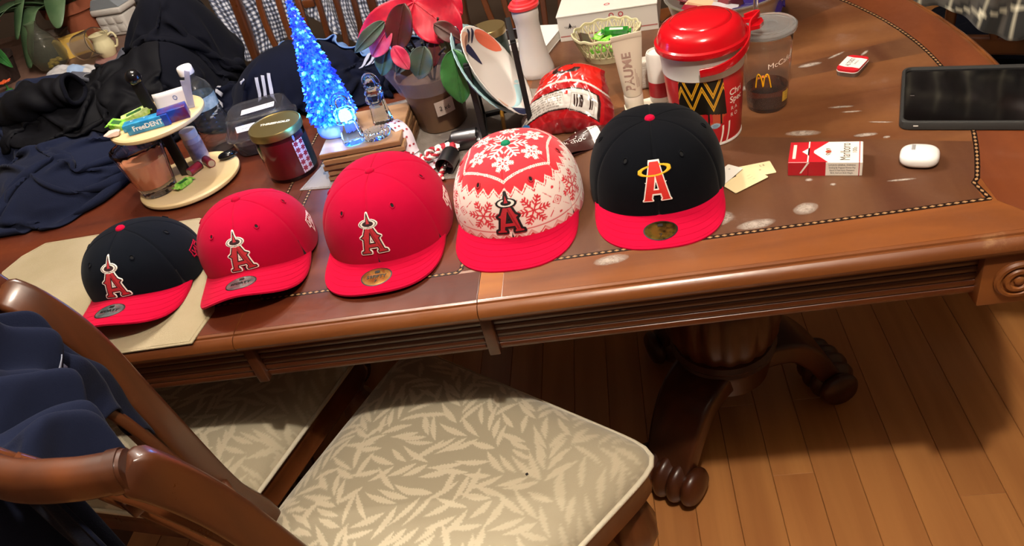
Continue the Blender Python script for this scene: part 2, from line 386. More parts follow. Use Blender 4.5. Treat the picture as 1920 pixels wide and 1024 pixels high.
# chequered stringing: dark band with pale lozenges
def stringing(P, name):
    mb = MB(); D = []; P = [np.array(p) for p in P]; acc = 0
    for a, b in zip(P[:-1], P[1:]):
        t = (b-a); L = np.linalg.norm(t); t /= L; nn = np.array([-t[1], t[0]]); w = .0034
        q = [a-nn*w-t*w*.3, b-nn*w+t*w*.3, b+nn*w+t*w*.3, a+nn*w-t*w*.3]
        mb.prism([tl(tuple(x)) for x in q], T-.0005, T+.0005); s = -acc
        while s < L:
            if s >= 0: D.append((a+t*s, t, nn))
            s += .0098
        acc = (L - (s-.0098)) % .0098
    o = mb.build(name, pbr('ebony_string', '#1c0d07', .4), table, 0); m2 = MB()
    for c, t, nn in D:
        q = [c-t*.0040, c-nn*.0022, c+t*.0040, c+nn*.0022]; m2.add([(*tl(tuple(x)), T+.0007) for x in q], [[0, 1, 2, 3]])
    d = m2.build('lozenge', pbr('lozenge_maple', '#9a7650', .45), o, 0, flip=None); d['kind'] = 'stuff'
stringing(IN, 'inlay_stringing')
stringing([(SEAM_L+.022, .8635), (SEAM_R-.036, .8635), (SEAM_R-.030, .872), (SEAM_R-.030, yb2-.872), (SEAM_R-.036, yb2-.8635), (SEAM_L+.022, yb2-.8635), (SEAM_L+.016, yb2-.872), (SEAM_L+.016, .872), (SEAM_L+.022, .8635)], 'inlay_stringing')
stringing([(SEAM_L-.030, yb2-.8635), (SEAM_L-.030, .8635), (-1.27, .8635)], 'inlay_stringing')
# apron: reeded rails hung below the top, with cover blocks over the joints
def reeds(L, n=4, h=.070):
    """section (side, up) of a reeded rail, front at -side"""
    P = [(.018, 0), (.018, -h), (0, -h)]
    for k in range(n+2):
        z0 = -h+h*k/(n+2); z1 = -h+h*(k+1)/(n+2)
        for a in np.linspace(0, PI, 6): P.append((-.0032*math.sin(a), z0+(z1-z0)*(1-math.cos(a))/2))
        P.append((.0012, z1))
    return P
def apron(x0, x1, y, face):
    mb = MB(); sec = reeds(1)
    mb.sweep([(*tl((x0, y)), T-.0295), (*tl((x1, y)), T-.0295)] if face > 0 else [(*tl((x1, y)), T-.0295), (*tl((x0, y)), T-.0295)], [(-a, b) for a, b in sec])
    return mb.build('apron_rail', dark_m, table, 35)
for (y, fc) in ((.803, 1), (yb2-.803, -1)):
    for x0, x1 in ((SEAM_R+.012, .412), (SEAM_L+.014, SEAM_R-.006), (2*XC-.412, SEAM_L-.004)): apron(x0, x1, y, fc)
    for x in (SEAM_R+.003, SEAM_L+.005):
        MB().box((*tl((x, y-.004*fc)), T-.066), (.017, .016, .073), .002).build('joint_block', dark_m, table)
ap = [(bow(y)-.03, y) for y in np.linspace(.83, yb2-.83, 20)]
for s in (1, -1):
    P = [(*tl((x if s > 0 else 2*XC-x, y)), T-.0295) for x, y in ap]; P = P if s > 0 else P[::-1]
    MB().sweep(P, [(-a, b) for a, b in reeds(1)]).build('apron_rail', dark_m, table, 35)
    for yy, fy in ((.805, -1), (yb2-.805, 1)):
        cx = .447 if s > 0 else 2*XC-.447
        blk = MB().box((*tl((cx, yy)), T-.071), (.078, .036, .083), .003).build('corner_block', top_m, table)
        prof = [(.0285, 0), (.0285, .003), (.026, .006), (.0225, .0065), (.021, .003), (.0185, .003), (.0165, .007), (.012, .0075), (.0105, .004), (.0065, .004), (.0055, .007), (.003, .0085), (0, .009)]
        m = rot(PI/2 if fy < 0 else -PI/2, 0, 0, (*tl((cx+.004*s, yy+.018*fy)), T-.070))
        MB().lathe(prof, 36, m).build('rosette', top_m, blk, 30)
# pedestals: gadrooned urn on a hub with three scrolled legs
leg_m = wood('pedestal_wood', '#2e1408', '#4a230f', .36, axis=2, fine=60, coat=.1)
def pedestal(px, py, ang, name='pedestal'):
    ux, uy = tl((px, py)); prof = [(.05, .735), (.05, .64), (.075, .62), (.08, .605), (.055, .59), (.048, .56), (.052, .52), (.074, .500), (.084, .490), (.086, .478), (.076, .466), (.060, .458)]
    base = MB().lathe(prof, 40, rot(loc=(ux, uy, 0))).build(name, leg_m, table, 35)
    g = [(.060, .460), (.082, .445), (.104, .405), (.114, .350), (.110, .305), (.099, .272), (.085, .262)]
    MB().lathe(g, 96, rot(loc=(ux, uy, 0)), wob=lambda a, z: 1+.05*abs(math.sin(a*9))).build('gadrooned_urn', leg_m, base, 50)
    MB().lathe([(.085, .268), (.102, .262), (.108, .252), (.102, .242), (.105, .236), (.10, .225), (.09, .17), (.05, .16)], 40, rot(loc=(ux, uy, 0))).build('hub', leg_m, base, 35)
    for k, a in enumerate(ang):
        a = R_(a); c, s = math.cos(a), math.sin(a)
        pa = smooth_path([(.02, 0, .205), (.08, 0, .212), (.14, 0, .195), (.185, 0, .145), (.215, 0, .092), (.240, 0, .060)], 6)
        w = [(1.25-.35*i/len(pa), 1.1-.3*i/len(pa)) for i in range(len(pa))]
        M = rot(0, 0, a, (ux, uy, 0)); lb = MB().sweep(pa, rrect(.105, .052, .010), scale=w, M=M).build('scroll_leg', leg_m, base, 40)
        # ribbed scroll foot: drum of rings across the leg
        pr = [(0, -.080)]
        for q in range(5):
            z0 = -.075+.030*q; R0 = (.043, .050, .053, .050, .043)[q]
            for t in np.linspace(.08, .92, 6): pr.append((R0*(.78+.22*math.sin(PI*t)), z0+.030*t))
        pr.append((0, .076))
        MB().lathe(pr, 30, M @ rot(PI/2, 0, 0, (.232, 0, .055))).build('scroll_foot', leg_m, lb, 50)
pedestal(.13, 1.19, (-129, 15, 112)); pedestal(2*XC-.13, 1.25, (-60, 60, 180))

# rubbed white smears and nicks on the bare right half
sm_m = pbr('white_smear', '#b9aca0', .6, alpha=.0); nt = sm_m.node_tree; N_ = nt.nodes; tc = N_.new('ShaderNodeTexCoord'); nz = N_.new('ShaderNodeTexNoise'); nz.inputs['Scale'].default_value = 160; nz.inputs['Detail'].default_value = 8; nz.inputs['Roughness'].default_value = .8
av = N_.new('ShaderNodeAttribute'); av.attribute_name = 'cover'; ml = N_.new('ShaderNodeMath'); ml.operation = 'MULTIPLY'; sb_ = N_.new('ShaderNodeMath'); sb_.operation = 'GREATER_THAN'; sb_.inputs[1].default_value = .30
nt.links.new(tc.outputs['Object'], nz.inputs['Vector']); nt.links.new(nz.outputs['Fac'], ml.inputs[0]); nt.links.new(av.outputs['Fac'], ml.inputs[1]); mr = N_.new('ShaderNodeMapRange'); mr.inputs[1].default_value = .16; mr.inputs[2].default_value = .55; mr.inputs[4].default_value = .75; nt.links.new(ml.outputs[0], mr.inputs[0]); nt.links.new(mr.outputs[0], N_['Principled BSDF'].inputs['Alpha'])
for x, y, a, b, rz in ((.262, 1.098, .030, .010, -.25), (.345, 1.065, .020, .006, -.1), (.375, 1.095, .020, .0025, -.35), (.325, 1.325, .024, .008, .1), (.375, 1.345, .022, .004, .5), (.42, 1.335, .014, .004, .8), (.24, .968, .006, .005, 0), (.268, .948, .005, .004, 0), (.355, .935, .022, .003, -.1), (.10, .905, .03, .02, .2), (.335, 1.16, .022, .004, -.2), (.345, 1.14, .018, .003, -.2), (.21, 1.28, .03, .01, .3), (.15, .88, .03, .012, .1), (.37, 1.05, .006, .004, 0), (-.05, .845, .028, .012, .1), (.22, .90, .02, .015, .4)):
    g = np.linspace(-1, 1, 15); V = []; c_, s_ = math.cos(rz), math.sin(rz); cov = []
    for u in g:
        for v in g: V.append([x+a*u*c_-b*v*s_, y+a*u*s_+b*v*c_]); cov.append(max(0, 1-u*u-v*v)**.6)
    mb = MB(); mb.grid(np.array([(*tl(p), T+.00055) for p in V]).reshape(15, 15, 3)); o = mb.build('wear_mark', sm_m, table, 0, flip=None); at_ = o.data.attributes.new('cover', 'FLOAT', 'POINT'); at_.data.foreach_set('value', np.array(cov, dtype=np.float32))
# ------------------------------------------------------------------ chairs
chair_m = wood('chair_wood', '#34180a', '#5e3115', .26, axis=2, fine=50, coat=.5, scuff=.12, c3='#c08a50')
seat_attr = pbr('leaf_damask', '#b5ab93', .85, attr='pattern', sheen=.35, bump=(900, .25)); pipe_m = fabric('seat_piping', '#c9c0aa', rough=.8)
def leaf_raster(nx, ny, x0, y0, st):
    """willow-leaf damask: pale leaves with notched edges on a greyer ground; returns 0..1"""
    A = np.zeros((nx, ny)); X, Y = np.meshgrid(x0+st*np.arange(nx), y0+st*np.arange(ny), indexing='ij'); r = random.Random(11); placed = []
    def leaf(cx, cy, a, L, w):
        i0 = max(0, int((cx-L-x0)/st)); i1 = min(nx, int((cx+L-x0)/st)+1); j0 = max(0, int((cy-L-y0)/st)); j1 = min(ny, int((cy+L-y0)/st)+1)
        if i1 <= i0 or j1 <= j0: return
        dx = X[i0:i1, j0:j1]-cx; dy = Y[i0:i1, j0:j1]-cy; u = (dx*math.cos(a)+dy*math.sin(a))/L*2; v = -dx*math.sin(a)+dy*math.cos(a)
        v = v - .10*L*(1-u*u)*.5
        wid = w*np.clip(1-np.abs(u)**1.7, 0, 1)*(1+.16*np.sign(np.sin(u*34)))*(.85-.2*u)
        s = np.clip((wid-np.abs(v))/.0009+.5, 0, 1)*(np.abs(u) < 1); A[i0:i1, j0:j1] = np.maximum(A[i0:i1, j0:j1], s)
    used = np.zeros((nx, ny), bool)
    def free(cx, cy, rr=.007):
        i, j = int((cx-x0)/st), int((cy-y0)/st); k = int(rr/st); q = A[max(0, i-k):max(0, i+k), max(0, j-k):max(0, j+k)]; return q.size == 0 or q.mean() < .12
    gs = [(gx+(.03 if n_ % 2 else 0), gy) for gx in np.arange(x0-.03, x0+nx*st+.05, .066) for n_, gy in enumerate(np.arange(y0-.03, y0+ny*st+.05, .058))]; r.shuffle(gs)
    for gx, gy in gs:
        cx = gx+r.uniform(-.014, .014); cy = gy+r.uniform(-.014, .014); b = 1.2+1.9*math.sin(gx*9+1)+1.4*math.sin(gy*11+2)+r.uniform(-.4, .4)
        for k in range(5):
            s_ = (k-2)*.019; px = cx+s_*math.cos(b+k*.08); py = cy+s_*math.sin(b+k*.08)
            for sd in ((-1, 1) if k < 4 else (0,)):
                a = b+sd*r.uniform(.45, .8)+k*.05; L = r.uniform(.042, .064); d = .003+L/2; q = (px+d*math.cos(a), py+d*math.sin(a))
                if free(*q): leaf(*q, a, L, r.uniform(.0050, .0068))
    return A
SEAT = [(-.208, -.205), (-.272, .215), (.272, .215), (.208, -.205)]
def seat_r(a):
    """rounded trapezoid outline of the seat as polar distance"""
    d = np.array([np.cos(a), np.sin(a)]); best = 9
    for n, c in (((0, 1), .215), ((0, -1), .205), ((.989, .150), .2365*.9985), ((-.989, .150), .2365*.9985)):
        q = d[0]*n[0]+d[1]*n[1]
        if q > 1e-6: best = min(best, c/q)
    return best
def super_r(a):
    acc = 0; d = (math.cos(a), math.sin(a))
    for n, c in (((0, 1), .222), ((0, -1), .205), ((.989, -.150), .2395), ((-.989, -.150), .2395)):
        q = d[0]*n[0]+d[1]*n[1]
        if q > 0: acc += (q/c)**11
    return acc**(-1/11)
def make_chair(name, label, group=None, stiles=None, crest=None, name_collar=True):
    ch = thing(name, label, 'chair', (0, 0, 0), 0, group)
    n_a, n_r = 420, 190; A = np.linspace(0, 2*PI, n_a, endpoint=False); Rr = np.array([super_r(a) for a in A])
    tt = np.linspace(0, 1, n_r); rad = Rr[:, None]*tt[None, :]; X = rad*np.cos(A)[:, None]; Y = rad*np.sin(A)[:, None]
    Z = .440+.047*np.clip(1-tt[None, :]**5, 0, 1)**.55+.006*(1-tt[None, :]**2) + 0*X
    Z += .0025*(vnoise(X*18+50, Y*18+50, 3)-.5)*(1-tt[None, :]**4)
    mb = MB(); mb.grid(np.stack([X, Y, Z], -1).transpose(1, 0, 2), wrap=True); cush = mb.build('seat_cushion', seat_attr, ch, 60, flip=None)
    st = .0011; nx = ny = 540; LR = leaf_raster(nx, ny, -.30, -.26, st); me = cush.data
    ii = np.clip(((X+.30)/st).round().astype(int), 0, nx-1).T.ravel(); jj = np.clip(((Y+.26)/st).round().astype(int), 0, ny-1).T.ravel()
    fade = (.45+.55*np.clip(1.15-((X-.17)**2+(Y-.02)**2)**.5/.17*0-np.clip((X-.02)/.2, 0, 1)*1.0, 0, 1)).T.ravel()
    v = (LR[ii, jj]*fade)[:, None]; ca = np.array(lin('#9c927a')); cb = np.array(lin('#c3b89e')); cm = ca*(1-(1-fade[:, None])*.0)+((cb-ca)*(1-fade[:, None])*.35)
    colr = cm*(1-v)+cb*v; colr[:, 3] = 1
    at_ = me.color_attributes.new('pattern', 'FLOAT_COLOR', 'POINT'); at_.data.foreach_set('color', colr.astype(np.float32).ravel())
    ring = [(super_r(a)*1.012*math.cos(a), super_r(a)*1.012*math.sin(a), .440) for a in np.linspace(0, 2*PI, 120, endpoint=False)]
    MB().tube(ring, .0042, 8, closed=True).build('seat_piping', pipe_m, ch, 60)
    rail = [(super_r(a)*.985*math.cos(a), super_r(a)*.985*math.sin(a), .405) for a in np.linspace(0, 2*PI, 120, endpoint=False)]
    MB().sweep(rail, [(-.012, -.032), (.0, -.032), (.004, -.026), (.002, -.02), (.002, .01), (.004, .016), (.003, .026), (-.012, .032)], closed=True).build('seat_rail', chair_m, ch, 40)
    for sx in (-1, 1):
        prof = [(.0, .405), (.026, .40), (.028, .375), (.022, .368), (.025, .36), (.021, .35), (.027, .335), (.036, .30), (.036, .27), (.026, .235), (.022, .225), (.025, .215), (.020, .205), (.017, .12), (.014, .06), (.017, .045), (.021, .028), (.017, .008), (.012, 0)]
        MB().lathe(prof, 36, rot(loc=(.232*sx, .172, 0)), wob=lambda a, z: 1+(.10*abs(math.sin(a*5)) if .23 < z < .345 else 0)).build('leg', chair_m, ch, 40)
    # rear stiles: one curved piece from the floor to the crest, rounded ears at the top
    stiles = stiles or [[(-.182, -.30, .0), (-.192, -.24, .20), (-.197, -.19, .44), (-.197, -.205, .58), (-.195, -.217, .70), (-.193, -.228, .82), (-.190, -.240, .93), (-.188, -.256, 1.0), (-.186, -.272, 1.028)],
                        [(.182, -.30, .0), (.192, -.24, .20), (.197, -.19, .44), (.197, -.205, .58), (.195, -.217, .70), (.193, -.228, .82), (.190, -.240, .93), (.188, -.256, 1.0), (.186, -.272, 1.028)]]
    for s, P in zip((-1, 1), stiles):
        sp = smooth_path(P, 5); k = len(sp)
        sc = [(.95+.15*(i/k > .5), 1.0+.35*math.exp(-((i/k-.27)/.10)**2)+(.25*(i/k-.5) if i/k > .5 else 0)) for i in range(k)]
        sc[-1] = (sc[-1][0]*.55, sc[-1][1]*.5); sc[-2] = (sc[-2][0]*.88, sc[-2][1]*.85)
        MB().sweep(sp, rrect(.031 if (s < 0 and not name_collar) else .023, .036, .006), up=(0, 1, 0), scale=sc).build('rear_stile', chair_m, ch, 40)
    a, b = Vector(stiles[0][-1]), Vector(stiles[1][-1])
    crest = crest or [tuple(a+Vector((.0, 0, -.004))), (-.14, -.305, 1.024), (-.06, -.332, 1.03), (.06, -.332, 1.03), (.14, -.305, 1.024), tuple(b+Vector((0, 0, -.004)))]
    cp = smooth_path(crest, 8); k = len(cp)
    cs = [(1.0, 1.0+.25*math.sin(PI*i/(k-1))) for i in range(k)]
    MB().sweep(cp, rrect(.027, .033, .011), up=(0, 0, 1), scale=cs).build('crest_rail', chair_m, ch, 40)
    # collar where crest and stile meet
    for e in ((0, 1) if name_collar else (1,)):
        q = cp[-4:-1] if e else cp[1:4]; MB().sweep(q, rrect(.0295, .0365, .012), up=(0, 0, 1)).build('crest_collar', chair_m, ch, 40)
    # lower cross rail and pierced splat of slender ribs with little blocks between them
    mc = crest[len(crest)//2]; bmax = max(.03, (stiles[0][-1][1]+stiles[1][-1][1])/2-mc[1]-.01)
    def backpt(t, z):
        """t 0..1 across, z height on the curved plane of the back"""
        zz = [p[2] for p in stiles[0]]; L = [np.interp(z, zz, [p[i] for p in stiles[0]]) for i in (0, 1)]; Rr = [np.interp(z, [p[2] for p in stiles[1]], [p[i] for p in stiles[1]]) for i in (0, 1)]
        x = L[0]*(1-t)+Rr[0]*t; y = L[1]*(1-t)+Rr[1]*t; dx, dy = Rr[0]-L[0], Rr[1]-L[1]; l = math.hypot(dx, dy); bow_ = bmax*math.sin(PI*t)*np.clip((z-.45)/.5, 0, 1)
        return (x+dy/l*bow_, y-dx/l*bow_, z)
    MB().sweep([backpt(t, .585) for t in np.linspace(0, 1, 9)], rrect(.020, .040, .006)).build('cross_rail', chair_m, ch, 40)
    for i, t in enumerate((.17, .30, .43, .57, .70, .83)):
        P = [backpt(.5+(t-.5)*(.8+.28*math.sin(PI*(z-.58)/.42)), z) for z in np.linspace(.585, 1.005, 10)]
        MB().sweep(P, rrect(.017, .014, .004), up=(0, 1, 0)).build('splat_rib', chair_m, ch, 40)
    for t in (.235, .365, .5, .635, .765):
        z = .90 if abs(t-.5) > .2 else (.93 if abs(t-.5) > .05 else .80); p = backpt(t, z); MB().box(p, (.034, .016, .022), .003).build('splat_block', chair_m, ch, 40)
    return ch
HD = -math.asin(.559)                                     # heading of the near chair
def near_loc(w):
    d = (w[0]+.37, w[1]-.73); return (d[0]*.829-d[1]*.559, d[0]*.559+d[1]*.829, w[2])
st1 = [[(-.19, -.29, .0), (-.195, -.23, .2), (-.203, -.192, .44), (-.201, -.211, .565), (-.20, -.222, .685), (-.20, -.233, .808), (-.203, -.243, .912), (-.214, -.260, .975), (-.232, -.278, 1.002)],
       [(.19, -.31, .0), (.195, -.25, .2), (.19, -.205, .45), (.178, -.235, .58), (.168, -.260, .70), (.162, -.283, .82), (.162, -.300, .90), (.163, -.320, .965), (.166, -.338, 1.008)]]
cr1 = [(-.232, -.290, .992), (-.198, -.335, 1.000), (-.10, -.380, 1.012), (-.005, -.408, 1.020), (.08, -.398, 1.012), (.135, -.368, 1.008), (.168, -.336, 1.004)]
near = make_chair('dining_chair', 'near dining chair with pale leaf-patterned seat and carved brown back', None, st1, cr1, False)
near.location = (-.37, .73, 0); near.rotation_euler.z = HD
far0 = make_chair('dining_chair', 'brown dining chair beyond table under blue gingham shirt', 'dining chairs round the table')
far0.location = (-.85, 1.91, 0); far0.rotation_euler.z = PI
for x, y, rz, lb in ((-.22, 1.93, PI, 'brown slat-back dining chair behind the white salt shaker'), (-.885, .94, -.20, 'dining chair with grey seat tucked under table left of near chair'),
                     (.96, 1.79, R_(-23), 'dining chair past table end with plaid shirt over its back')):
    c = copy_tree(far0); c.location = (x, y, 0); c.rotation_euler.z = rz; c['label'] = lb
# ------------------------------------------------------------------ the five caps
def felt(name, col, col2): return fabric(name, col, col2, .92, 1500, .25, .25)
red_m = felt('scarlet_wool', '#a80630', '#9a052a'); red2_m = felt('scarlet_brim_wool', '#b60832', '#aa072e'); navy_m = felt('navy_wool', '#0a0c11', '#08090d'); navy2_m = felt('dark_navy_wool', '#0c1018', '#090c13')
thr_red = pbr('red_thread', '#b3202c', .6, bump=(1500, .6)); thr_white = pbr('white_thread', '#e6dfd6', .7); thr_dark = pbr('dark_thread', '#2b0c12', .7); thr_navy = pbr('navy_thread', '#101a30', .7)
thr_yellow = pbr('yellow_thread', '#e0b21c', .6, bump=(1500, .5)); thr_pink = pbr('pale_pink_thread', '#e8c9c6', .7); thr_hot = pbr('bright_red_thread', '#d02a20', .6, bump=(1500, .5))
A_OUT = [(-.34, 0), (-.33, .055), (-.265, .085), (-.205, .40), (-.275, .445), (-.19, .50), (-.055, .80), (0, 1.0), (.055, .80), (.19, .50), (.275, .445), (.205, .40), (.265, .085), (.33, .055), (.34, 0), (.10, 0), (.10, .05), (.135, .085), (.115, .165), (-.115, .165), (-.135, .085), (-.10, .05), (-.10, 0)]
A_IN = [(-.082, .27), (.082, .27), (0, .56)]
def emblem_modern(U, V, outline):
    """block letter A under a halo; colour ids 0 red 1 dark 2 white"""
    ins = inside(U, V, A_OUT) & ~inside(U, V, A_IN); d = np.where(ins, 0, np.minimum(seg_dist(U, V, A_OUT), seg_dist(U, V, A_IN)))
    din = np.where(ins, np.minimum(seg_dist(U, V, A_OUT), seg_dist(U, V, A_IN)), 0)
    I = np.full(U.shape, -1)
    if outline == 'white': I[d < .048] = 2; I[d < .018] = 1
    else: I[d < .050] = 1
    I[ins & (din > .012)] = 0; I[ins & (din > .012) & (U > .0) & (np.abs(seg_dist(U, V, [(0.02, .62), (.2, .1)], False)) < .022)] = 3
    e = np.hypot(U/.225, (V-.775)/.088); fr = (V < .775) | (np.abs(U) > .07)
    if outline == 'white':
        I[(e < 1.30) & fr] = 2; I[(e < 1.12) & fr] = 1; I[(e < 1.0) & (e > .74) & fr] = 5; I[(e <= .74) & ((np.abs(U) > .06) | (V < .72))] = 1
    else:
        I[(e < 1.30) & fr] = 1; I[(e < 1.0) & (e > .66) & fr] = 2; I[(e < .66) & (np.abs(U) > .06) & fr] = 1
    return I
B_OUT = [(-.36, 0), (-.33, .04), (-.15, .98), (-.13, 1.0), (.13, 1.0), (.15, .98), (.33, .04), (.36, 0), (.12, 0), (.145, .06), (.115, .20), (-.115, .20), (-.145, .06), (-.12, 0)]
B_IN = [(-.075, .30), (.075, .30), (.0, .70)]
SPUR = [(-.36, -.03), (-.30, .1), (-.245, .42), (-.31, .52), (-.20, .50), (-.19, 1.04), (.19, 1.04), (.20, .50), (.31, .52), (.245, .42), (.30, .1), (.36, -.03), (.10, -.03), (.11, .05), (.08, .15), (-.08, .15), (-.11, .05), (-.10, -.03)]
def emblem_retro(U, V, _):
    ins = inside(U, V, B_OUT) & ~inside(U, V, B_IN); d = np.where(ins, 0, np.minimum(seg_dist(U, V, B_OUT), seg_dist(U, V, B_IN)))
    I = np.full(U.shape, -1); I[(d < .034)] = 2; I[inside(U, V, SPUR) & ~inside(U, V, B_IN)] = 2; I[ins] = 0
    x = U*math.cos(-.14)-(V-.80)*math.sin(-.14)*-1; y = (V-.80)-U*.07; e = np.hypot(U/.47, y/.125)
    I[(e < 1.12) & (e > .80) & ((y < 0) | (np.abs(U) > .16))] = 4; return I
def cap(name, label, x, y, yaw, H, crown_m, brim_m, button_m, emblem, eb, esize, curve=0., sticker=None, mark=None, a=.100, bf=.097, bb=.104, brimlen=.066, bw=.094, squash=1., front_lift=.0, hexcol=None):
    c = thing(name, label, 'cap', (x, y, T), yaw, 'caps lined up along the table edge')
    def base(th):
        """crown outline; th = 0 faces the brim"""
        s, q = math.sin(th), math.cos(th); b = bf if q > 0 else bb; e = 2.25
        return (abs(s/a)**e+abs(q/b)**e)**(-1/e)
    def crown(th, s, d=0.):
        fr = max(0., math.cos(th)); p = .60+.10*(1-fr); r = base(th)*max(0, math.cos(s*PI/2))**p*(1+.025*math.sin(PI*min(1, s*1.3)))
        z0 = .003+front_lift*fr**2+curve*.55*max(0, math.cos(th))**1.5
        z = z0+(H-z0)*math.sin(s*PI/2)**(.93+.10*fr)
        z -= .010*max(0., -math.cos(th))*math.sin(PI*s)*squash
        r += d*math.cos(s*PI/2)**.5; z += d*math.sin(s*PI/2)
        return (r*math.sin(th), -r*math.cos(th), z)
    pans = 6; ns, nt = (34, 26) if hexcol is None else (150, 96)
    for k in range(pans):
        t0 = -PI+2*PI*k/pans; P = np.zeros((ns+1, nt+1, 3)); TH = np.zeros((ns+1, nt+1)); SS = np.zeros((ns+1, nt+1))
        for i in range(ns+1):
            for j in range(nt+1):
                s = i/ns*.999; th = t0+2*PI/pans*j/nt; e = min(j, nt-j)*2*PI/pans/nt
                P[i, j] = crown(th, s, -.0016*math.exp(-(e*base(th)/.0022)**2)); TH[i, j] = th; SS[i, j] = s
        mb = MB(); mb.grid(P); o = mb.build('crown_panel', crown_m, c, 60, flip=None)
        if hexcol is not None:
            at_ = o.data.color_attributes.new('pattern', 'FLOAT_COLOR', 'POINT'); at_.data.foreach_set('color', hexcol(TH, SS).astype(np.float32).ravel())
        th = t0+PI/pans; ang = np.linspace(0, 2*PI, 12, endpoint=False); s0 = .565
        ring = [crown(th+.0036/base(th)*1.15*math.cos(q), s0+.0036*.92*math.sin(q)/(H*1.0), .0006) for q in ang]
        ey = MB().tube(ring, .0011, 6, closed=True); ey.add([crown(th, s0, .0005)]+[crown(th+.003/base(th)*math.cos(q), s0+.003*.9*math.sin(q)/H, .0004) for q in ang], [[0, 1+i, 1+(i+1) % 12] for i in range(12)], 1)
        ey.build('eyelet', [thr_red if hexcol is not None else crown_m, pbr('eyelet_hole', '#08080a', .9)], c, 50, flip=None)
    # seams between panels, low piping
    for k in range(pans):
        th = -PI+2*PI*k/pans
        for off in (-.0042, .0042): pass
    # sweatband edge: closes the crown underneath
    rim = [crown(t, 0) for t in np.linspace(-PI, PI, 72, endpoint=False)]; inn = [(p[0]*.975, p[1]*.975, p[2]+.030) for p in rim]
    MB().grid(np.array([rim, inn]), wrap=True).build('sweatband', pbr('black_band', '#111114', .8), c, 50)
    MB().lathe([(0, .0045), (.004, .0042), (.0066, .0026), (.0076, .0004), (.0076, -.002)], 20, rot(loc=(0, 0, H))).build('top_button', button_m, c, 60)
    # brim
    def brim(ph, u, d=0.):
        """ph -1..1 across, u 0 at crown .. 1 at the edge"""
        th = ph*1.30; p0 = Vector(crown(th, .0)); p0.x *= .97; p0.y *= .97
        an = ph*PI/2; xo = bw*math.copysign(abs(math.sin(an))**.78, ph); yo = -(.052+(bf+brimlen-.052)*max(0, math.cos(an))**.74)
        xx = p0.x*(1-u)+xo*u; yy = p0.y*(1-u)+yo*u; zz = .006+.006*(1-u)+curve*(.58+.42*u)*(1-(xx/bw)**2)-.002+d - (.0028*u if curve == 0 else 0)
        return (xx, yy, max(zz, .0012+d))
    nu, nv = 44, 18; th_ = .0032
    top = np.array([[brim(-1+2*i/nu, j/nv, th_/2) for j in range(nv+1)] for i in range(nu+1)]); bot = top-np.array((0, 0, th_))
    mb = MB(); mb.grid(top); mb.grid(bot); mb.grid(np.array([top[:, -1], bot[:, -1]])); mb.grid(np.array([top[0], bot[0]])); mb.grid(np.array([top[-1], bot[-1]]))
    mb.build('brim', brim_m, c, 60)
    # rows of stitching on the brim
    sm = MB()
    for u in (.22, .40, .58, .76, .93):
        sm.tube([brim(p, u, th_/2+.0001) for p in np.linspace(-.97, .97, 70)], .00035, 4)
    sm.build('brim_stitching', brim_m, c, 50, flip=None)
    # embroidered emblem
    if emblem:
        zb = eb; w, h = esize
        def surf(u, v, d):
            th = u*h/base(0)*1.02; z = zb+v*h*.985; lo, hi = 0., 1.
            for _ in range(18):
                m = (lo+hi)/2
                if crown(th, m)[2] < z: lo = m
                else: hi = m
            return crown(th, lo, d+.0004)
        fn = emblem_modern if emblem != 'retro' else emblem_retro
        raster(lambda U, V: fn(U, V, emblem), -.5, .5, -.09, 1.09, .0085, surf, .0014, [thr_red if emblem != 'retro' else thr_hot, thr_dark if emblem != 'navy' else pbr('black_thread', '#120b10', .7), thr_white, pbr('deep_red_thread', '#8e1520', .6), thr_yellow, pbr('silver_thread', '#d9d2c8', .6)], c, 'embroidered_letter')
    # small maker's flag on the side
    if mark:
        cA = math.radians(98); hh = .030
        def msurf(u, v, d):
            p = crown(cA+u*.018/base(cA), .17+v*.11, d+.0004); return p
        def flag(U, V):
            I = np.full(U.shape, -1); P = [(-.9, .75), (.85, .95), (.95, .2), (-.2, -.95), (-.5, -.2), (-.95, -.1)]
            ins = inside(U, V, P); dd = seg_dist(U, V, P); I[ins & (dd < .14)] = 0
            for s in ([(-.55, .45), (-.35, -.1), (-.05, .5), (.12, -.25)], [(.25, .62), (.3, -.3)], [(.25, .62), (.7, .65)], [(.28, .2), (.65, .2)], [(.3, -.3), (.55, -.1)]): I[ins & (seg_dist(U, V, s, False) < .085)] = 0
            return I
        raster(flag, -1, 1, -1, 1, .045, msurf, .0008, [mark], c, 'flag_mark')
    # round size sticker on the brim
    if sticker:
        face, ink, words = sticker; sx, sy = .0240, .0185; V0 = .52
        def sp(u, v, d=.0):
            px = u; 
            best = brim(px/bw*.62, min(.98, max(.02, V0 - v/brimlen)), th_/2+d+.0005); return (px, best[1], best[2])
        mb = MB(); n = 40; V = [sp(0, 0)]+[sp(sx*math.cos(2*PI*i/n)*.5, sy*math.sin(2*PI*i/n)*.5) for i in range(n)]+[sp(sx*.92*math.cos(2*PI*i/n), sy*.92*math.sin(2*PI*i/n), .0003) for i in range(n)]+[sp(sx*math.cos(2*PI*i/n), sy*math.sin(2*PI*i/n), .0001) for i in range(n)]
        F = [[0, 1+i, 1+(i+1) % n] for i in range(n)]+[[1+i, 1+n+i, 1+n+(i+1) % n, 1+(i+1) % n] for i in range(n)]; mi = [0]*len(F)
        F2 = [[1+n+i, 1+2*n+i, 1+2*n+(i+1) % n, 1+n+(i+1) % n] for i in range(n)]
        mb.add(V, F+F2, mi+[1]*n); st = mb.build('size_sticker', [face, ink], c, 50, flip=None)
        for w_, sz, oy, of in words: lettering(w_, sz, lambda u, v, oy=oy: sp(u, v+oy, .0005), ink, st, offset=of)
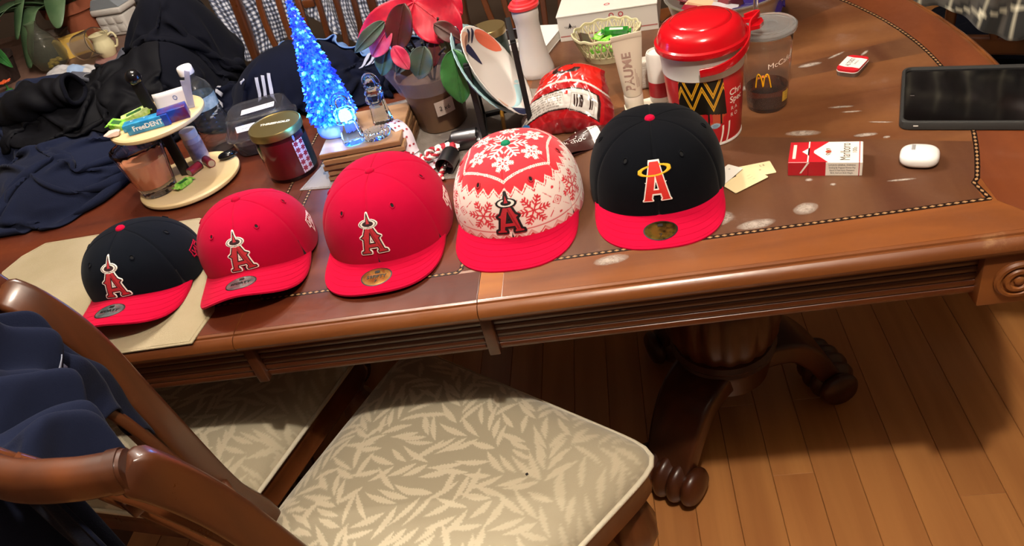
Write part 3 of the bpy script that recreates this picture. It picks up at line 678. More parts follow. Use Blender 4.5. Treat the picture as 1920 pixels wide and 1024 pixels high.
        MB().add([sp(u*.0036, .0105+v*.0026, .0005) for u, v in ((-1, -1), (1, -1), (1, 1), (-1, 1))], [[0, 1, 2, 3]]).build('maker_flag', ink, st, 0, flip=None)
    return c
silver = pbr('silver_foil', '#b9c4c6', .22, metal=.85, var=(60, '#7d8c92')); gold = pbr('gold_foil', '#d8a860', .2, metal=.9, var=(50, '#a8743a')); dgold = pbr('dark_gold_foil', '#7a6428', .25, metal=.9, var=(90, '#1a140c'))
ink = pbr('sticker_black', '#15100e', .4)
w940 = [('9FORTY', .0085, -.0005, .0002)]; w5950 = [('59FIFTY', .0088, .0005, .0002), ('7', .0075, -.0085, .0001)]
cap('baseball_cap', 'navy cap with curved red brim lying on cream placemat', -.806, .958, R_(3), .106, navy2_m, red2_m, red2_m, 'white', .040, (.04, .055), .042, (silver, ink, w940), red_m, a=.091, bf=.088, bb=.098, brimlen=.076, bw=.086)
cap('baseball_cap', 'all red curved-brim cap, smaller of the two red ones', -.612, .980, R_(9), .112, red_m, red2_m, red_m, 'white', .040, (.04, .055), .042, (silver, ink, w940), thr_pink, a=.091, bf=.088, bb=.098, brimlen=.076, bw=.086)
cap('baseball_cap', 'large all red cap with near-flat brim and gold sticker', -.393, .992, R_(1), .116, red_m, red2_m, red_m, 'white', .034, (.04, .056), .006, (gold, ink, w5950), thr_pink, bb=.116, squash=-.6)
# knitted snowflake pattern of the white cap
def snow(x, y, Rr, w):
    r = np.hypot(x, y); a = np.arctan2(y, x); a6 = np.mod(a+PI/6, PI/3)-PI/6; u = r*np.cos(a6); v = np.abs(r*np.sin(a6)); ok = (v < w) & (u < Rr)
    for f in (.34, .56, .78):
        s = (u-Rr*f); ok |= (np.abs(s-v*.75) < w*1.25) & (v < Rr*.30*(1.15-f*.6)) & (s > -w) & (u < Rr)
    return ok
def knit(TH, SS):
    Hh = .132; v = np.sin(SS*PI/2)*Hh; u = TH*.102; SAMPLE = np.ones(TH.shape)            # 0 red 1 white
    red = np.zeros(TH.shape, bool)
    top = v > .094; p = .0128
    p = .0205; tri = np.abs(np.mod(u/p, 1)-.5)*2
    edge = .0890+.0105*tri; red |= (v > edge)
    zz = np.abs(v-(.0850+.0105*tri)) < .0012; red |= zz & (np.mod(u/.0016, 1) > .25)
    low = .0070+.0125*(1-tri); red |= v < low; red &= ~((np.abs(v-(low-.0026)) < .0011) & (v < .020)); red |= (np.abs(v-(low+.0018)) < .0007)
    red |= (np.abs(v-.0255) < .0017) & ~((np.abs(v-.0255) < .0006) & (np.mod(u/.0022, 1) < .6)); 
    per = .082; uc = np.mod(u-.041+per/2, per)-per/2
    red |= snow(uc, v-.0555, .0270, .0014)
    ud = np.mod(u+per/2, per)-per/2
    dm = np.abs(ud)+np.abs(v-.0555); red |= (np.abs(dm-.0085) < .0009); red |= dm < .0022; red |= (np.abs(dm-.0045) < .0006)
    lat = (np.abs(np.abs(ud)*1.25-np.abs(v-.0555)-.001) < .0009) & (np.abs(v-.0555) > .009) & (np.abs(v-.0555) < .025) & (np.abs(ud) < .019); red |= lat & (np.mod(v/.0024, 1) > .22)
    red |= (np.hypot(np.abs(ud)-.0005, np.abs(v-.0555)-.0225) < .0022)
    rt = (np.cos(SS*PI/2)**.7)*.1; x = rt*np.sin(TH); y = -rt*np.cos(TH); hx = np.maximum(np.abs(x), np.maximum(np.abs(x*.5+y*.866), np.abs(x*.5-y*.866)))
    capred = v > .1015; red |= capred
    wl = np.abs(hx-.0600) < .0015; wl &= ~((np.abs(hx-.0600) < .0005) & (np.mod(np.arctan2(y, x)*22, 1) < .5)); 
    wl |= snow(x, y+.002, .0330, .0012)
    for k in range(6):
        q = k*PI/3; wl |= snow(x-.043*math.cos(q+.52), y-.043*math.sin(q+.52), .0150, .0009)
    red &= ~(wl & (v > .097))
    c0 = np.array(lin('#c3202e')); c1 = np.array(lin('#e2d3cb')); return np.where(red[..., None], c0, c1)
knit_m = pbr('snowflake_twill', '#e2d3cb', .85, attr='pattern', sheen=.2, bump=(1400, .2))
green_m = felt('green_felt', '#1c7a58', '#176a4c')
cap('baseball_cap', 'white and red snowflake-pattern cap with flat red brim and green button', -.184, 1.012, R_(-3), .114, knit_m, red2_m, green_m, 'navy', .022, (.04, .058), .0, None, None, hexcol=knit, squash=-.3)
cp5 = cap('baseball_cap', 'navy cap with flat red brim and yellow halo letter', .029, 1.016, R_(-3), .114, navy_m, red2_m, red2_m, 'retro', .036, (.04, .052), .0, (dgold, ink, w5950[1:]), None, squash=-.4)
# paper swing tags that trail from the rear of the last cap
def swing_tag(loc, w, h, rz, m, lines, name='swing_tag'):
    M = rot(0, 0, rz, loc); mb = MB(); mb.prism(rrect(w, h, .002), 0, .0006, M=M); t = mb.build(name, m, cp5, 0)
    for s, sz, x, y, sx in lines: lettering(s, sz, lambda u, v, x=x, y=y: tuple(M @ Vector((u+x, v+y, .0009))), ink, t, sx=sx)
tag_m = pbr('cream_card', '#d8c69a', .7); tagw_m = pbr('white_card', '#dcd8cf', .6)
swing_tag((.143, .004, .0010), .056, .034, R_(8), tag_m, [('L E', .006, .014, .008, 1), ('o', .006, .008, -.002, 1)])
swing_tag((.126, -.022, .0022), .060, .034, R_(33), tag_m, [('-----', .004, .012, .006, 1), ('-------', .004, .010, 0, 1), ('----', .004, .012, -.006, 1)])
swing_tag((.103, .000, .0034), .046, .026, R_(50), tagw_m, [('o', .006, .012, .004, 1)])
# ------------------------------------------------------------------ things on the right half of the table
gl_red = pbr('glossy_red_plastic', '#b20a16', .12, coat=.4); white_pl = pbr('white_plastic', '#e4dfd8', .35); blk = pbr('black_plastic', '#141312', .45)
# souvenir bucket with domed lid
bk = thing('popcorn_bucket', 'red and white drink bucket with domed glossy red lid, behind halo cap', 'bucket', (.123, 1.152, T))
def brad(z): return .0535+(.064-.0535)*z/.160
MB().lathe([(.050, 0), (.0525, .001), (brad(.004), .004), (brad(.118), .118)], 64, caps=True).build('wrap', pbr('red_print', '#c41e26', .3, coat=.3), bk, 40)
MB().lathe([(.0495, 0), (.053, 0), (.0545, .002), (.0542, .006), (.052, .006)], 64, caps=False).build('base_ring', white_pl, bk, 40)
MB().lathe([(brad(.118), .118), (brad(.118)+.0008, .1185), (brad(.150)+.001, .150), (.066, .152), (.0665, .163), (.062, .165)], 64, caps=False).build('rim_band', white_pl, bk, 40)
MB().lathe([(.0665, .156), (.0705, .157), (.0712, .160), (.0705, .165), (.067, .167), (.0655, .172), (.064, .178), (.058, .186), (.050, .190), (.046, .1905), (.0445, .193), (.040, .1955), (.02, .1975), (0, .198)], 72).build('lid', gl_red, bk, 35)
def bsurf(a, z, d=.0005):
    r = brad(z)+d; return (r*math.cos(a), r*math.sin(a), z)
# black panel with yellow zigzags and the coloured shapes under it
def print_fn(U, V):
    I = np.full(U.shape, -1); x = (U+1.78)*.06
    lo = .058+.004*np.cos(x*60); pan = (V > lo+.0*x) & (V < .1175) & (np.abs(x) < .034+.006*(.118-V)/.06)
    I[pan] = 0
    for off in (0, .022):
        zz = .088+off+.0185*(np.abs(np.mod((x+.030)/.032, 1)-.5)*4-1); I[pan & (np.abs(V-zz) < .0050)] = 1; I[pan & (np.abs(V-zz) < .0009)] = 0
    low = (V <= lo) & (np.abs(x) < .038); blob = np.sin(x*190)*np.cos(V*160+x*70)
    I[low & (V > .040) & (blob > -.1)] = 3; I[low & (V > .040) & (np.abs(np.mod((x+.02)/.020, 1)-.5) < .07)] = 0
    for cx in (-.026, -.004, .019):
        e = np.hypot((x-cx-.001)/.0085, (V-.0385)/.0048); I[(e < 1)] = 4; I[(e < .6)] = 2
    return I
raster(print_fn, -2.75, -.8, .028, .1175, .0011, lambda u, v, d: bsurf(u, v, d), .0005, [pbr('print_black', '#19140f', .35), pbr('print_yellow', '#e0a224', .35), pbr('print_grey_blue', '#7d98b0', .35), pbr('print_orange', '#b5482c', .35), pbr('print_pale_blue', '#9db6c8', .35)], bk, 'zigzag_print')
def bucket_txt(a0, z0): return lambda u, v: bsurf(a0+u/.058, z0+v, .0007)
prw = pbr('print_cream', '#ecdccf', .4)
for s, sz, a, z, of in (('Chri', .015, -.80, .088, .0002), ('Spec', .015, -.78, .075, .0002), ('R A', .009, -.86, .060, 0), ('R O', .009, -.86, .049, 0)): lettering(s, sz, bucket_txt(a, z), prw, bk, offset=of)
for x, z0, z1 in ((-1.36, .004, .036), (-1.16, .004, .040)):
    pts = [bsurf(x+.10*t+.03*math.sin(t*3), z0+(z1-z0)*t, .0006) for t in np.linspace(0, 1, 10)]; q = [bsurf(x+.10*t+.03*math.sin(t*3)+.055, z0+(z1-z0)*t+.001, .0006) for t in np.linspace(0, 1, 10)]
    MB().grid(np.array([pts, q])).build('script_stroke', prw, bk, 0, flip=None)
ha = smooth_path([(.0725*math.cos(a), .0725*math.sin(a), z) for a, z in ((-1.75, .138), (-1.35, .140), (-.95, .146), (-.5, .156), (0, .166))]+[(.083, .012, .172), (.090, .024, .172), (.084, .036, .168), (.070, .034, .166)], 6)
MB().sweep(ha, rrect(.003, .013, .001), up=(0, 0, 1)).build('handle', gl_red, bk, 40)
MB().prism([(.055, -.006), (.086, -.002), (.094, .010), (.094, .024), (.086, .036), (.052, .040), (.058, .030), (.080, .026), (.084, .016), (.076, .006)], .160, .166).build('lid_tab', gl_red, bk, 40)
# clear cold cup with a little cola
cup_m = pbr('clear_cup_plastic', '#eceae8', .05, trans=.975, ior=1.22)
cp = thing('plastic_cup', 'clear plastic cold cup with lid, dark cola left inside, by red bucket', 'cup', (.229, 1.207, T))
def crad(z): return .0315+(.0425-.0315)*z/.135
prof = [(0, .004), (.026, .004), (.029, 0), (.0305, .001)]+[(crad(z), z) for z in np.linspace(.006, .132, 8)]+[(.0450, .133), (.0450, .136)]
inn = [(.0438, .136)]+[(crad(z)-.0011, z) for z in np.linspace(.132, .007, 8)]+[(0, .0065)]
MB().lathe(prof+inn, 56, caps=False).build('cup_wall', cup_m, cp, 40)
MB().lathe([(0, .0075), (crad(.008)-.0013, .008), (crad(.038)-.0013, .038), (0, .038)], 48, caps=False).build('cola', pbr('cola', '#b8702c', .02, trans=1, ior=1.33), cp, 40)
MB().lathe([(.0462, .132), (.0470, .134), (.0468, .139), (.0440, .1415), (.041, .1400), (.0405, .1385), (.034, .1390), (.033, .1410), (.018, .1415), (.017, .140), (0, .140)], 56).build('lid', pbr('clear_lid', '#e4e2e0', .10, trans=.88, ior=1.3), cp, 35)
lettering('McCafe', .013, lambda u, v: ((crad(.09+v)+.0004)*math.cos(-1.2+u/.038), (crad(.09+v)+.0004)*math.sin(-1.2+u/.038), .09+v+u*.2), prw, cp)
arch = [(-2.08+.0, .045)]; MB().tube([((crad(z)+.0006)*math.cos(-1.9+x), (crad(z)+.0006)*math.sin(-1.9+x), z) for x, z in smooth_path([(-.35, .050), (-.26, .070), (-.17, .074), (-.08, .066), (-.02, .052), (.04, .066), (.13, .074), (.22, .070), (.31, .050)], 5)], .0011, 6).build('arch_emblem', pbr('print_gold', '#f0b010', .4), cp, 50)
stk = MB(); g = np.array([[((crad(z)+.0006)*math.cos(a), (crad(z)+.0006)*math.sin(a), z) for z in np.linspace(.017, .035, 5)] for a in np.linspace(-1.0, -.60, 6)]); stk.grid(g)
so = stk.build('label', pbr('label_yellow', '#c9a23a', .5), cp, 40, flip=None); 
for k in range(4): lettering('----', .0045, lambda u, v, k=k: ((crad(.03)+.0012)*math.cos(-.8+u/.036), (crad(.03)+.0012)*math.sin(-.8+u/.036), .0325-.0042*k+v), ink, so)
MB().grid(np.array([[(r*math.cos(a), r*math.sin(a), z) for z in np.linspace(.136, .20, 3)] for a, r in [(q, .0038) for q in np.linspace(0, 2*PI, 13)]])).build('straw', cup_m, cp, 50).location = (-.013, .010, .004)
# small mints tin
al = thing('mint_tin', 'small red and white mint tin lying alone on bare wood', 'tin', (.385, 1.281, T), R_(52))
MB().prism(rrect(.056, .036, .009), 0, .008).build('tin_base', pbr('tin_metal', '#8e8a84', .3, metal=.9), al, 40)
MB().prism(rrect(.0572, .0372, .0095), .0078, .0092).build('rolled_rim', pbr('tin_white', '#e0dcd6', .35), al, 40)
o = MB().prism(rrect(.0565, .0365, .0092), .0088, .0128).build('lid', pbr('tin_red', '#bf1f2a', .3, coat=.3), al, 40)
wv = [(-.0170, -.0178), (.0175, -.0178), (.0195, -.006), (.0185, .006), (.0205, .0178), (-.0140, .0178), (-.0170, .006), (-.0155, -.006)]
pl = MB().prism(wv, .0127, .01295).build('label_panel', pbr('tin_cream', '#e6e2da', .35), o, 0)
lettering('ALTOIDS', .0088, lambda u, v: (.001+u*.80+v*.25, .0045+v*1.25, .0131), pbr('print_dark', '#3a2320', .5), pl, offset=.0001)
lettering('SMALLS', .0048, lambda u, v: (.003+u, -.005+v, .0131), pbr('print_dark', '#3a2320', .5), pl); lettering('- - - - -', .004, lambda u, v: (.003+u, -.0105+v, .0131), pbr('print_dark', '#3a2320', .5), pl)
# tablet in a thick case
tb = thing('tablet', 'black tablet in a thick rubber case at right end of table', 'tablet', (.391, 1.063, T), math.atan2(-.0595, .1553)+R_(2))
L_, W_ = .262, .180; ctr = (L_/2, W_/2)
def rr_at(w, h, r): return [(x+ctr[0], y+ctr[1]) for x, y in rrect(w, h, r, 6)]
o1, o2 = rr_at(L_, W_, .014), rr_at(L_-.012, W_-.012, .010); mb = MB(); n = len(o1)
rings = [[(x, y, 0) for x, y in rr_at(L_-.006, W_-.006, .012)], [(x, y, .002) for x, y in o1], [(x, y, .0125) for x, y in o1], [(x, y, .0145) for x, y in rr_at(L_-.003, W_-.003, .013)], [(x, y, .0145) for x, y in rr_at(L_-.009, W_-.009, .011)], [(x, y, .0105) for x, y in o2]]
mb.grid(np.array(rings), wrap=True); mb.add(rings[0], [list(range(n))]); mb.build('rubber_case', pbr('case_rubber', '#2b2b2a', .6), tb, 40)
MB().prism(rr_at(L_-.012, W_-.012, .010), .008, .0108).build('screen', pbr('screen_glass', '#060506', .09, spec=.6, var=(9, '#0d090a')), tb, 30)
MB().box((.022, -.0002, .008), (.0065, .001, .0016), .0003).build('port', white_pl, tb, 0)
MB().box((.016, .088, .0109), (.006, .0015, .0002), 0).build('home_mark', pbr('grey_print', '#5a5552', .5), tb, 0)
# cigarette pack lying on its back
pk = thing('cigarette_pack', 'red and white cigarette pack lying flat on table', 'cigarette pack', (.2705, .9995, T), R_(-16.3))
pw_, ph_, pt_ = .099, .056, .023
prd = pbr('pack_red', '#b01c26', .35, coat=.2); pwh = pbr('pack_white', '#e6e0d4', .4)
MB().box((.0135, 0, pt_/2), (pw_-.028, ph_, pt_), .0008, seg=1).build('carton', pwh, pk, 0)
MB().box((-pw_/2+.0135, 0, pt_/2), (.0275, ph_, pt_), .0008, seg=1).build('flip_lid', prd, pk, 0)
zt = pt_+.0002; yf = -ph_/2-.0002
def flat(poly, z, m, name): return MB().add([(x, y, z) for x, y in poly], [list(range(len(poly)))]).build(name, m, pk, 0, flip=None)
flat([(-.0222, -ph_/2), (-.0222, ph_/2), (.004, ph_/2), (-.0160, .003), (-.0160, -.003), (.004, -ph_/2)], zt, prd, 'red_chevron')
flat([(-.024, -ph_/2), (-.0222, -ph_/2), (-.0222, ph_/2), (-.024, ph_/2)], zt+.0001, pwh, 'lid_seam'); flat([(-.0320, 0), (-.0222, -.011), (-.0222, .011)], zt+.0001, pwh, 'white_point')
MB().add([(-.0222, yf, 0), (.001, yf, 0), (.001, yf, pt_), (-.0222, yf, pt_)], [[0, 1, 2, 3]]).build('red_side', prd, pk, 0, flip=None)
MB().add([(-.034, yf-.0002, .0045), (-.0315, yf-.0002, .0045), (-.0205, yf-.0002, pt_), (-.0235, yf-.0002, pt_)], [[0, 1, 2, 3]]).build('lid_edge', pwh, pk, 0, flip=None)
for x in (.0440,): flat([(x, -ph_/2), (x+.0012, -ph_/2), (x+.0012, ph_/2), (x, ph_/2)], zt, prd, 'red_line'); MB().add([(x, yf, 0), (x+.0012, yf, 0), (x+.0012, yf, pt_), (x, yf, pt_)], [[0, 1, 2, 3]]).build('red_line', prd, pk, 0, flip=None)
pink_ = pbr('pack_ink', '#4a4038', .5); prn = lambda x0, y0: (lambda u, v: (x0-v, y0+u, zt+.0001))
lettering('Marlboro', .0165, lambda u, v: (.0265-v*1.15, u*.74, zt+.0001), pink_, pk); lettering('100s', .0085, prn(.0385, .004), pink_, pk)
crest = MB(); crest.add([(.0035+.004*math.cos(a), .004*math.sin(a), zt+.0001) for a in np.linspace(0, 2*PI, 12, endpoint=False)], [list(range(12))]); crest.build('crest', pbr('crest_red', '#a8432c', .5), pk, 0, flip=None)
for s in (-1, 1): MB().tube(smooth_path([(.007, .002*s, zt), (.0005, .0065*s, zt), (.003, .0085*s, zt), (.006, .0055*s, zt)], 4), .0005, 5).build('crest', pbr('crest_gold', '#6a5640', .5), pk, 50, flip=None)
flat([(-.0445, -.019), (-.0400, -.019), (-.0400, .019), (-.0445, .019)], zt+.0001, pbr('pack_label', '#d8c6bc', .5), 'lid_label')
for k in range(4): lettering(('SURGEON GENERAL WARNING:', 'Smoking By Pregnant Women May', 'Result In Fetal Injury, Premature', 'Birth, And Low Birth Weight.')[k], .0040, lambda u, v, k=k: (.0225+u*.62, yf-.0001, .0182-.0043*k+v), pink_, pk)
# earbud case
eb = thing('earbud_case', 'small glossy white rounded earbud charging case', 'earbud case', (.389, .972, T), R_(-22))
n = 26; P = []
for i in range(n+1):
    f = -PI/2+PI*i/n; row = []
    for j in range(48):
        a = 2*PI*j/48; ce, se = math.cos(a), math.sin(a); q = (abs(ce)**2.9+abs(se)**2.9)**(-1/2.9); cf = abs(math.cos(f))**.62; row.append((.0252*q*ce*cf, .0225*q*se*cf, .0107+.0107*math.copysign(abs(math.sin(f))**.75, f)))
    P.append(row)
MB().grid(np.array(P), wrap=True).build('shell', pbr('gloss_white', '#e9e7e2', .12, coat=.5), eb, 60)
MB().box((-.0085, .0050, .0210), (.0050, .0135, .0012), .0005).build('hinge', pbr('hinge_metal', '#8e8c8a', .5), eb, 30)
# crisp bag: pillow with a printed back
bag = thing('chip_bag', 'crumpled red foil chip bag with white barcode panel', 'chip bag', (-.098, 1.262, T), R_(-20))
nu, nv = 180, 150; U, V = np.meshgrid(np.linspace(-1, 1, nu), np.linspace(-1, 1, nv), indexing='ij')
wr = (vnoise(U*3+5, V*3, 7)-.5)*.5+(vnoise(U*7, V*6+3, 8)-.5)*.28+(np.abs(vnoise(U*9+V*3, V*5, 9)-.5))*.3
fat = (1-np.abs(U)**3.0)*(1-np.abs(V)**2.6); fat = np.clip(fat, 0, 1)**.55
X = U*.086*(1-.30*np.clip(V+.2, 0, 1))+.004*(vnoise(V*4, U*2, 3)-.5); Yl = V*.062*(1-.06*U)-.020*U*U+.010*U; th = .034*fat*(1+.34*wr)
crimp = .0035*np.sin(U*26)*np.clip(-V-.55, 0, 1)*2.2+.002*np.sin(V*24)*np.clip(np.abs(U)-.8, 0, 1)*4
ti = R_(47); ct, st_ = math.cos(ti), math.sin(ti)
def bagpt(d): 
    y = Yl*ct-(d)*st_; z = Yl*st_+(d)*ct; return np.stack([X, y+.0, np.maximum(z+.046, .0012)], -1)
mb = MB(); mb.grid(bagpt(th+crimp)); k0 = len(mb.v); bo = mb.grid(bagpt(-th*.75+crimp)).build('foil', pbr('bag_foil', '#b0181c', .2, attr='pattern', coat=.3, spec=.7), bag, 60, flip=None)
c_red = np.array(lin('#9e1016')); c_dk = np.array(lin('#86141a')); c_w = np.array(lin('#bdb8b2')); c_k = np.array(lin('#2a1410')); c_or = np.array(lin('#b81e16')); c_gy = np.array(lin('#86807a'))
C = np.tile(c_red, (nu, nv, 1)); w0 = V+.16*U*U+.05
C[w0 < -.62] = c_dk; C[(U > .86)] = c_dk
C[(w0 > .38) & (U < .9)] = c_or; s = np.abs(w0-.42) < .035; C[s] = c_w
lab = (w0 < .16+.02*np.sin(U*4)) & (w0 > -.36-.25*np.clip(U-.1, 0, 1)) & (U > -1.0) & (U < .74); edge = (w0 < .20+.02*np.sin(U*4)) & (w0 > -.40-.25*np.clip(U-.1, 0, 1)) & (U < .79); C[edge] = c_k; C[lab] = c_w
txt = lab & (U < -.02) & (np.mod((w0)*13, 1) < .5) & (vnoise(U*60, np.floor(w0*13), 4) > .35) & (U > -.9); C[txt] = c_gy
bar = (U > .22) & (U < .64) & (w0 > -.40) & (w0 < .02); C[(U > .18) & (U < .68) & (w0 > -.44) & (w0 < .06) & ~((U > .195) & (U < .665) & (w0 > -.425) & (w0 < .045))] = c_gy
C[bar & (vnoise((w0-.25*U)*0+(U)*38, U*0, 6) > .5) & (w0 > -.32)] = c_k; C[(np.abs(U-.06) < .035) & (np.abs(w0-.08) < .05)] = c_or
emb = (np.abs(np.hypot((U+.05)/.33, (V-.80)/.16)-1) < .28) & ((U < .1) | (V < .8)); C[emb & (V > .62)] = c_k
fl = (U < -.72) & (V < -.45); C[fl & (U+V < -1.45)] = c_w; C[fl & (np.abs(U+V+1.35) < .06)] = np.array(lin('#3a78b8')); C[fl & (np.abs(U+V+1.58) < .05)] = np.array(lin('#d07020'))
bkc = np.tile(c_red, (nu, nv, 1)); allc = np.concatenate([C.reshape(-1, 4), bkc.reshape(-1, 4)])
bo.data.color_attributes.new('pattern', 'FLOAT_COLOR', 'POINT').data.foreach_set('color', allc.astype(np.float32).ravel())
# chocolate wrapper
cw = thing('chocolate_wrapper', 'brown milk chocolate wrapper between snowflake cap and navy cap', 'wrapper', (-.080, 1.176, T), R_(27))
nu, nv = 60, 26; U, V = np.meshgrid(np.linspace(-1, 1, nu), np.linspace(-1, 1, nv), indexing='ij')
def cwz(u, v): return .013*max(0, 1-abs(v)**2.2)*(1-.3*abs(u)**3)+.004*math.sin(u*5+v*2)+.006*max(0, u-.2)+.006
def cwp(u, v, d=0): return (u*.062+.004*v, v*.027, max(.001, cwz(u, v)+d))
Wt = np.array([[cwp(u, v) for v in np.linspace(-1, 1, nv)] for u in np.linspace(-1, 1, nu)]); Wb = Wt.copy(); Wb[..., 2] = np.minimum(Wb[..., 2]*.25, .004)
wo = MB().grid(Wt).grid(Wb).build('wrapper_foil', pbr('brown_foil', '#3a1f1c', .25, coat=.3, bump=(120, .3)), cw, 60, flip=None)
MB().grid(np.array([[cwp(u, v, .0006) for v in np.linspace(-.9, .75, 8)] for u in np.linspace(.18, .44, 6)])).build('barcode_panel', pbr('foil_white', '#cfc9c4', .35), wo, 0, flip=None)
for k in range(9): MB().grid(np.array([[cwp(u, v, .0010) for v in (-.8, 0)] for u in (.20+.025*k, .207+.025*k+.008*(k % 3))])).build('barcode_bar', ink, wo, 0, flip=None)
for s, sz, u0, v0 in (('milk choc', .015, -.45, -.25), ('_/ _/', .026, -.05, .40), ('olate', .008, -.5, .45)): lettering(s, sz, lambda u, v, u0=u0, v0=v0: cwp(u0+u/.062, v0+v/.027, .0012), pbr('foil_white', '#cfc9c4', .35), wo)
for u, v, cc in ((.62, .70, '#d8b81c'), (.76, .42, '#4f9a4c'), (.36, .35, '#2a2522')):
    MB().add([cwp(u+.065*math.cos(a), v+.16*math.sin(a), .0012) for a in np.linspace(0, 2*PI, 14, endpoint=False)], [list(range(14))]).build('round_mark', pbr('mark'+cc, cc, .4), wo, 0, flip=None)
# hand cream tube standing on its cap
tu = thing('cream_tube', 'beige hand cream tube standing upright on its cap', 'tube', (.013, 1.283, T), R_(6))
tub_m = pbr('beige_tube', '#c9bda9', .45); P = []
for i in range(19):
    t = i/18; z = .026+.100*t; rx = .0165+(.0265-.0165)*t; ry = .0165*(1-t**1.3)+.0009; P.append([(rx*math.cos(a), ry*math.sin(a), z) for a in np.linspace(0, 2*PI, 36, endpoint=False)])
P.append([(.0265*math.cos(a), .0009*math.sin(a), .134) for a in np.linspace(0, 2*PI, 36, endpoint=False)])
tm = MB().grid(np.array(P), wrap=True); tm.add(P[-1], [list(range(36))]); to = tm.build('tube_body', tub_m, tu, 50)
MB().lathe([(.0160, 0), (.0166, .001), (.0170, .024), (.0160, .0255)], 40).build('screw_cap', pbr('tube_cap', '#d2c8b8', .4), tu, 40); MB().box((0, 0, .1310), (.0532, .0026, .009), .0006).build('crimp', tub_m, to, 30)
def tfront(u, v): t = (v-.026)/.100; return (u, -(.0165*(1-max(0, min(1, t))**1.3)+.0012)*math.sqrt(max(0.02, 1-(u/(.0165+.01*t))**2))-.0003, v)
brn = pbr('tube_print', '#9a7f72', .5); lettering('PAUME', .0215, lambda u, v: tfront(-.004-v, .071+u), brn, to, offset=.0007)
for k in range(3): MB().grid(np.array([[tfront(.0065+.0022*k+d, z) for d in (0, .0009)] for z in np.linspace(.042, .075-.008*k, 8)])).build('print_line', brn, to, 0, flip=None)
# folded napkin packet and small can behind the bucket
na = thing('tissue_packet', 'small pale quilted tissue packet left of the red bucket', 'tissues', (.042, 1.352, T), R_(4))
MB().box((0, 0, .028), (.034, .024, .056), .006, seg=3).build('packet', pbr('quilted_white', '#b9b0a4', .5, bump=(260, .9)), na, 50)
MB().box((0, -.0125, .050), (.028, .001, .006), 0).build('flap', pbr('quilted_white', '#b9b0a4', .5), na, 0)
cn = thing('small_can', 'slim white and red can half hidden behind the bucket', 'can', (.062, 1.292, T))
MB().lathe([(.018, 0), (.020, .002), (.020, .088), (.018, .092), (.0165, .092), (.016, .089), (0, .089)], 40).build('can_body', pbr('can_white', '#d3cfc8', .35), cn, 40)
MB().lathe([(.0202, .012), (.0202, .040)], 40, caps=False).build('red_band', pbr('can_red', '#a81c28', .35), cn, 40)
# greeting card and black mesh pouch
gc = thing('greeting_card', 'cream card with a black line drawing, between tube and bucket', 'card', (.030, 1.262, T), R_(24))
co = MB().prism([(-.05, -.030), (.045, -.036), (.05, .03), (-.02, .042)], 0, .0008).build('card_sheet', pbr('card_cream', '#d9d2c0', .7), gc, 0)
dm = MB()
for pts in ([(-.008, -.004), (-.016, .014), (-.006, .026), (.006, .020), (.006, .004)], [(-.008, -.004), (.006, .004), (.022, -.010), (.008, -.018), (-.008, -.004)], [(-.030, -.006), (-.016, -.002), (-.008, -.004)], [(-.030, -.014), (-.020, -.010), (.0, -.014)], [(-.036, -.022), (-.026, -.018), (-.02, -.022)]):
    dm.tube([(x, y, .0010) for x, y in smooth_path(pts, 5)], .0005, 5)
dm.build('line_drawing', ink, co, 0, flip=None)
po = thing('mesh_pouch', 'small black net pouch lying on the card beside bucket', 'pouch', (.052, 1.226, T+.001), R_(10))
MB().sphere((0, 0, .008), (.028, .018, .008), 10).build('pouch_body', pbr('pouch_black', '#0e1210', .5), po, 50)
nm = MB()
for k in range(7):
    a = PI*k/7; nm.tube([(.0285*math.cos(t)*math.cos(a)*1.0, .0185*math.cos(t)*math.sin(a), .008+.0084*math.sin(t)) for t in np.linspace(0, PI, 14)], .0005, 4)
nm.build('net_cord', pbr('net_grey', '#3c4640', .5), po, 50)
# pierced oval basket of sweets
bs = thing('lattice_basket', 'cream pierced heart-lattice basket holding green sweets', 'basket', (-.022, 1.522, T), R_(-8))
cream = pbr('cream_china', '#c9bf98', .35)
def bw_(z): return .046+.020*(z/.055)
sx_, sy_ = 1.05, .92
MB().lathe([(0, .002), (.044, .002), (.046, 0), (.047, .004), (bw_(.014), .014), (bw_(.014)-.002, .014), (.045, .006), (0, .005)], 48, sx=sx_, sy=sy_, caps=False).build('basket_base', cream, bs, 40)
rimp = [(bw_(.053)*(1+.012*math.sin(a*14))*math.cos(a)*sx_, bw_(.053)*(1+.012*math.sin(a*14))*math.sin(a)*sy_, .053+.0016*math.sin(a*14)) for a in np.linspace(0, 2*PI, 140, endpoint=False)]
MB().sweep(rimp, rrect(.003, .006, .001), closed=True).build('scalloped_rim', cream, bs, 50)
def bpt(a, z): return (bw_(z)*math.cos(a)*sx_, bw_(z)*math.sin(a)*sy_, z)
N = 14
for k in range(N):
    a0 = 2*PI*k/N; h = 2*PI/N/2
    MB().tube([bpt(a0+h*t, .012+.042*abs(t)**1.0) for t in np.linspace(-1, 1, 9)], .0017, 6).build('lattice_bar', cream, bs, 50)
    MB().tube([bpt(a0+h*t, .050-.037*abs(t)) for t in np.linspace(-1, 1, 9)], .0014, 6).build('lattice_bar', cream, bs, 50)
    hp = [bpt(a0+h*.42*x, .0435+.0075*y) for x, y in [(16*math.sin(q)**3/16, (13*math.cos(q)-5*math.cos(2*q)-2*math.cos(3*q)-math.cos(4*q))/14) for q in np.linspace(0, 2*PI, 18, endpoint=False)]]
    MB().tube(hp, .0011, 5, closed=True).build('heart_ring', cream, bs, 50)
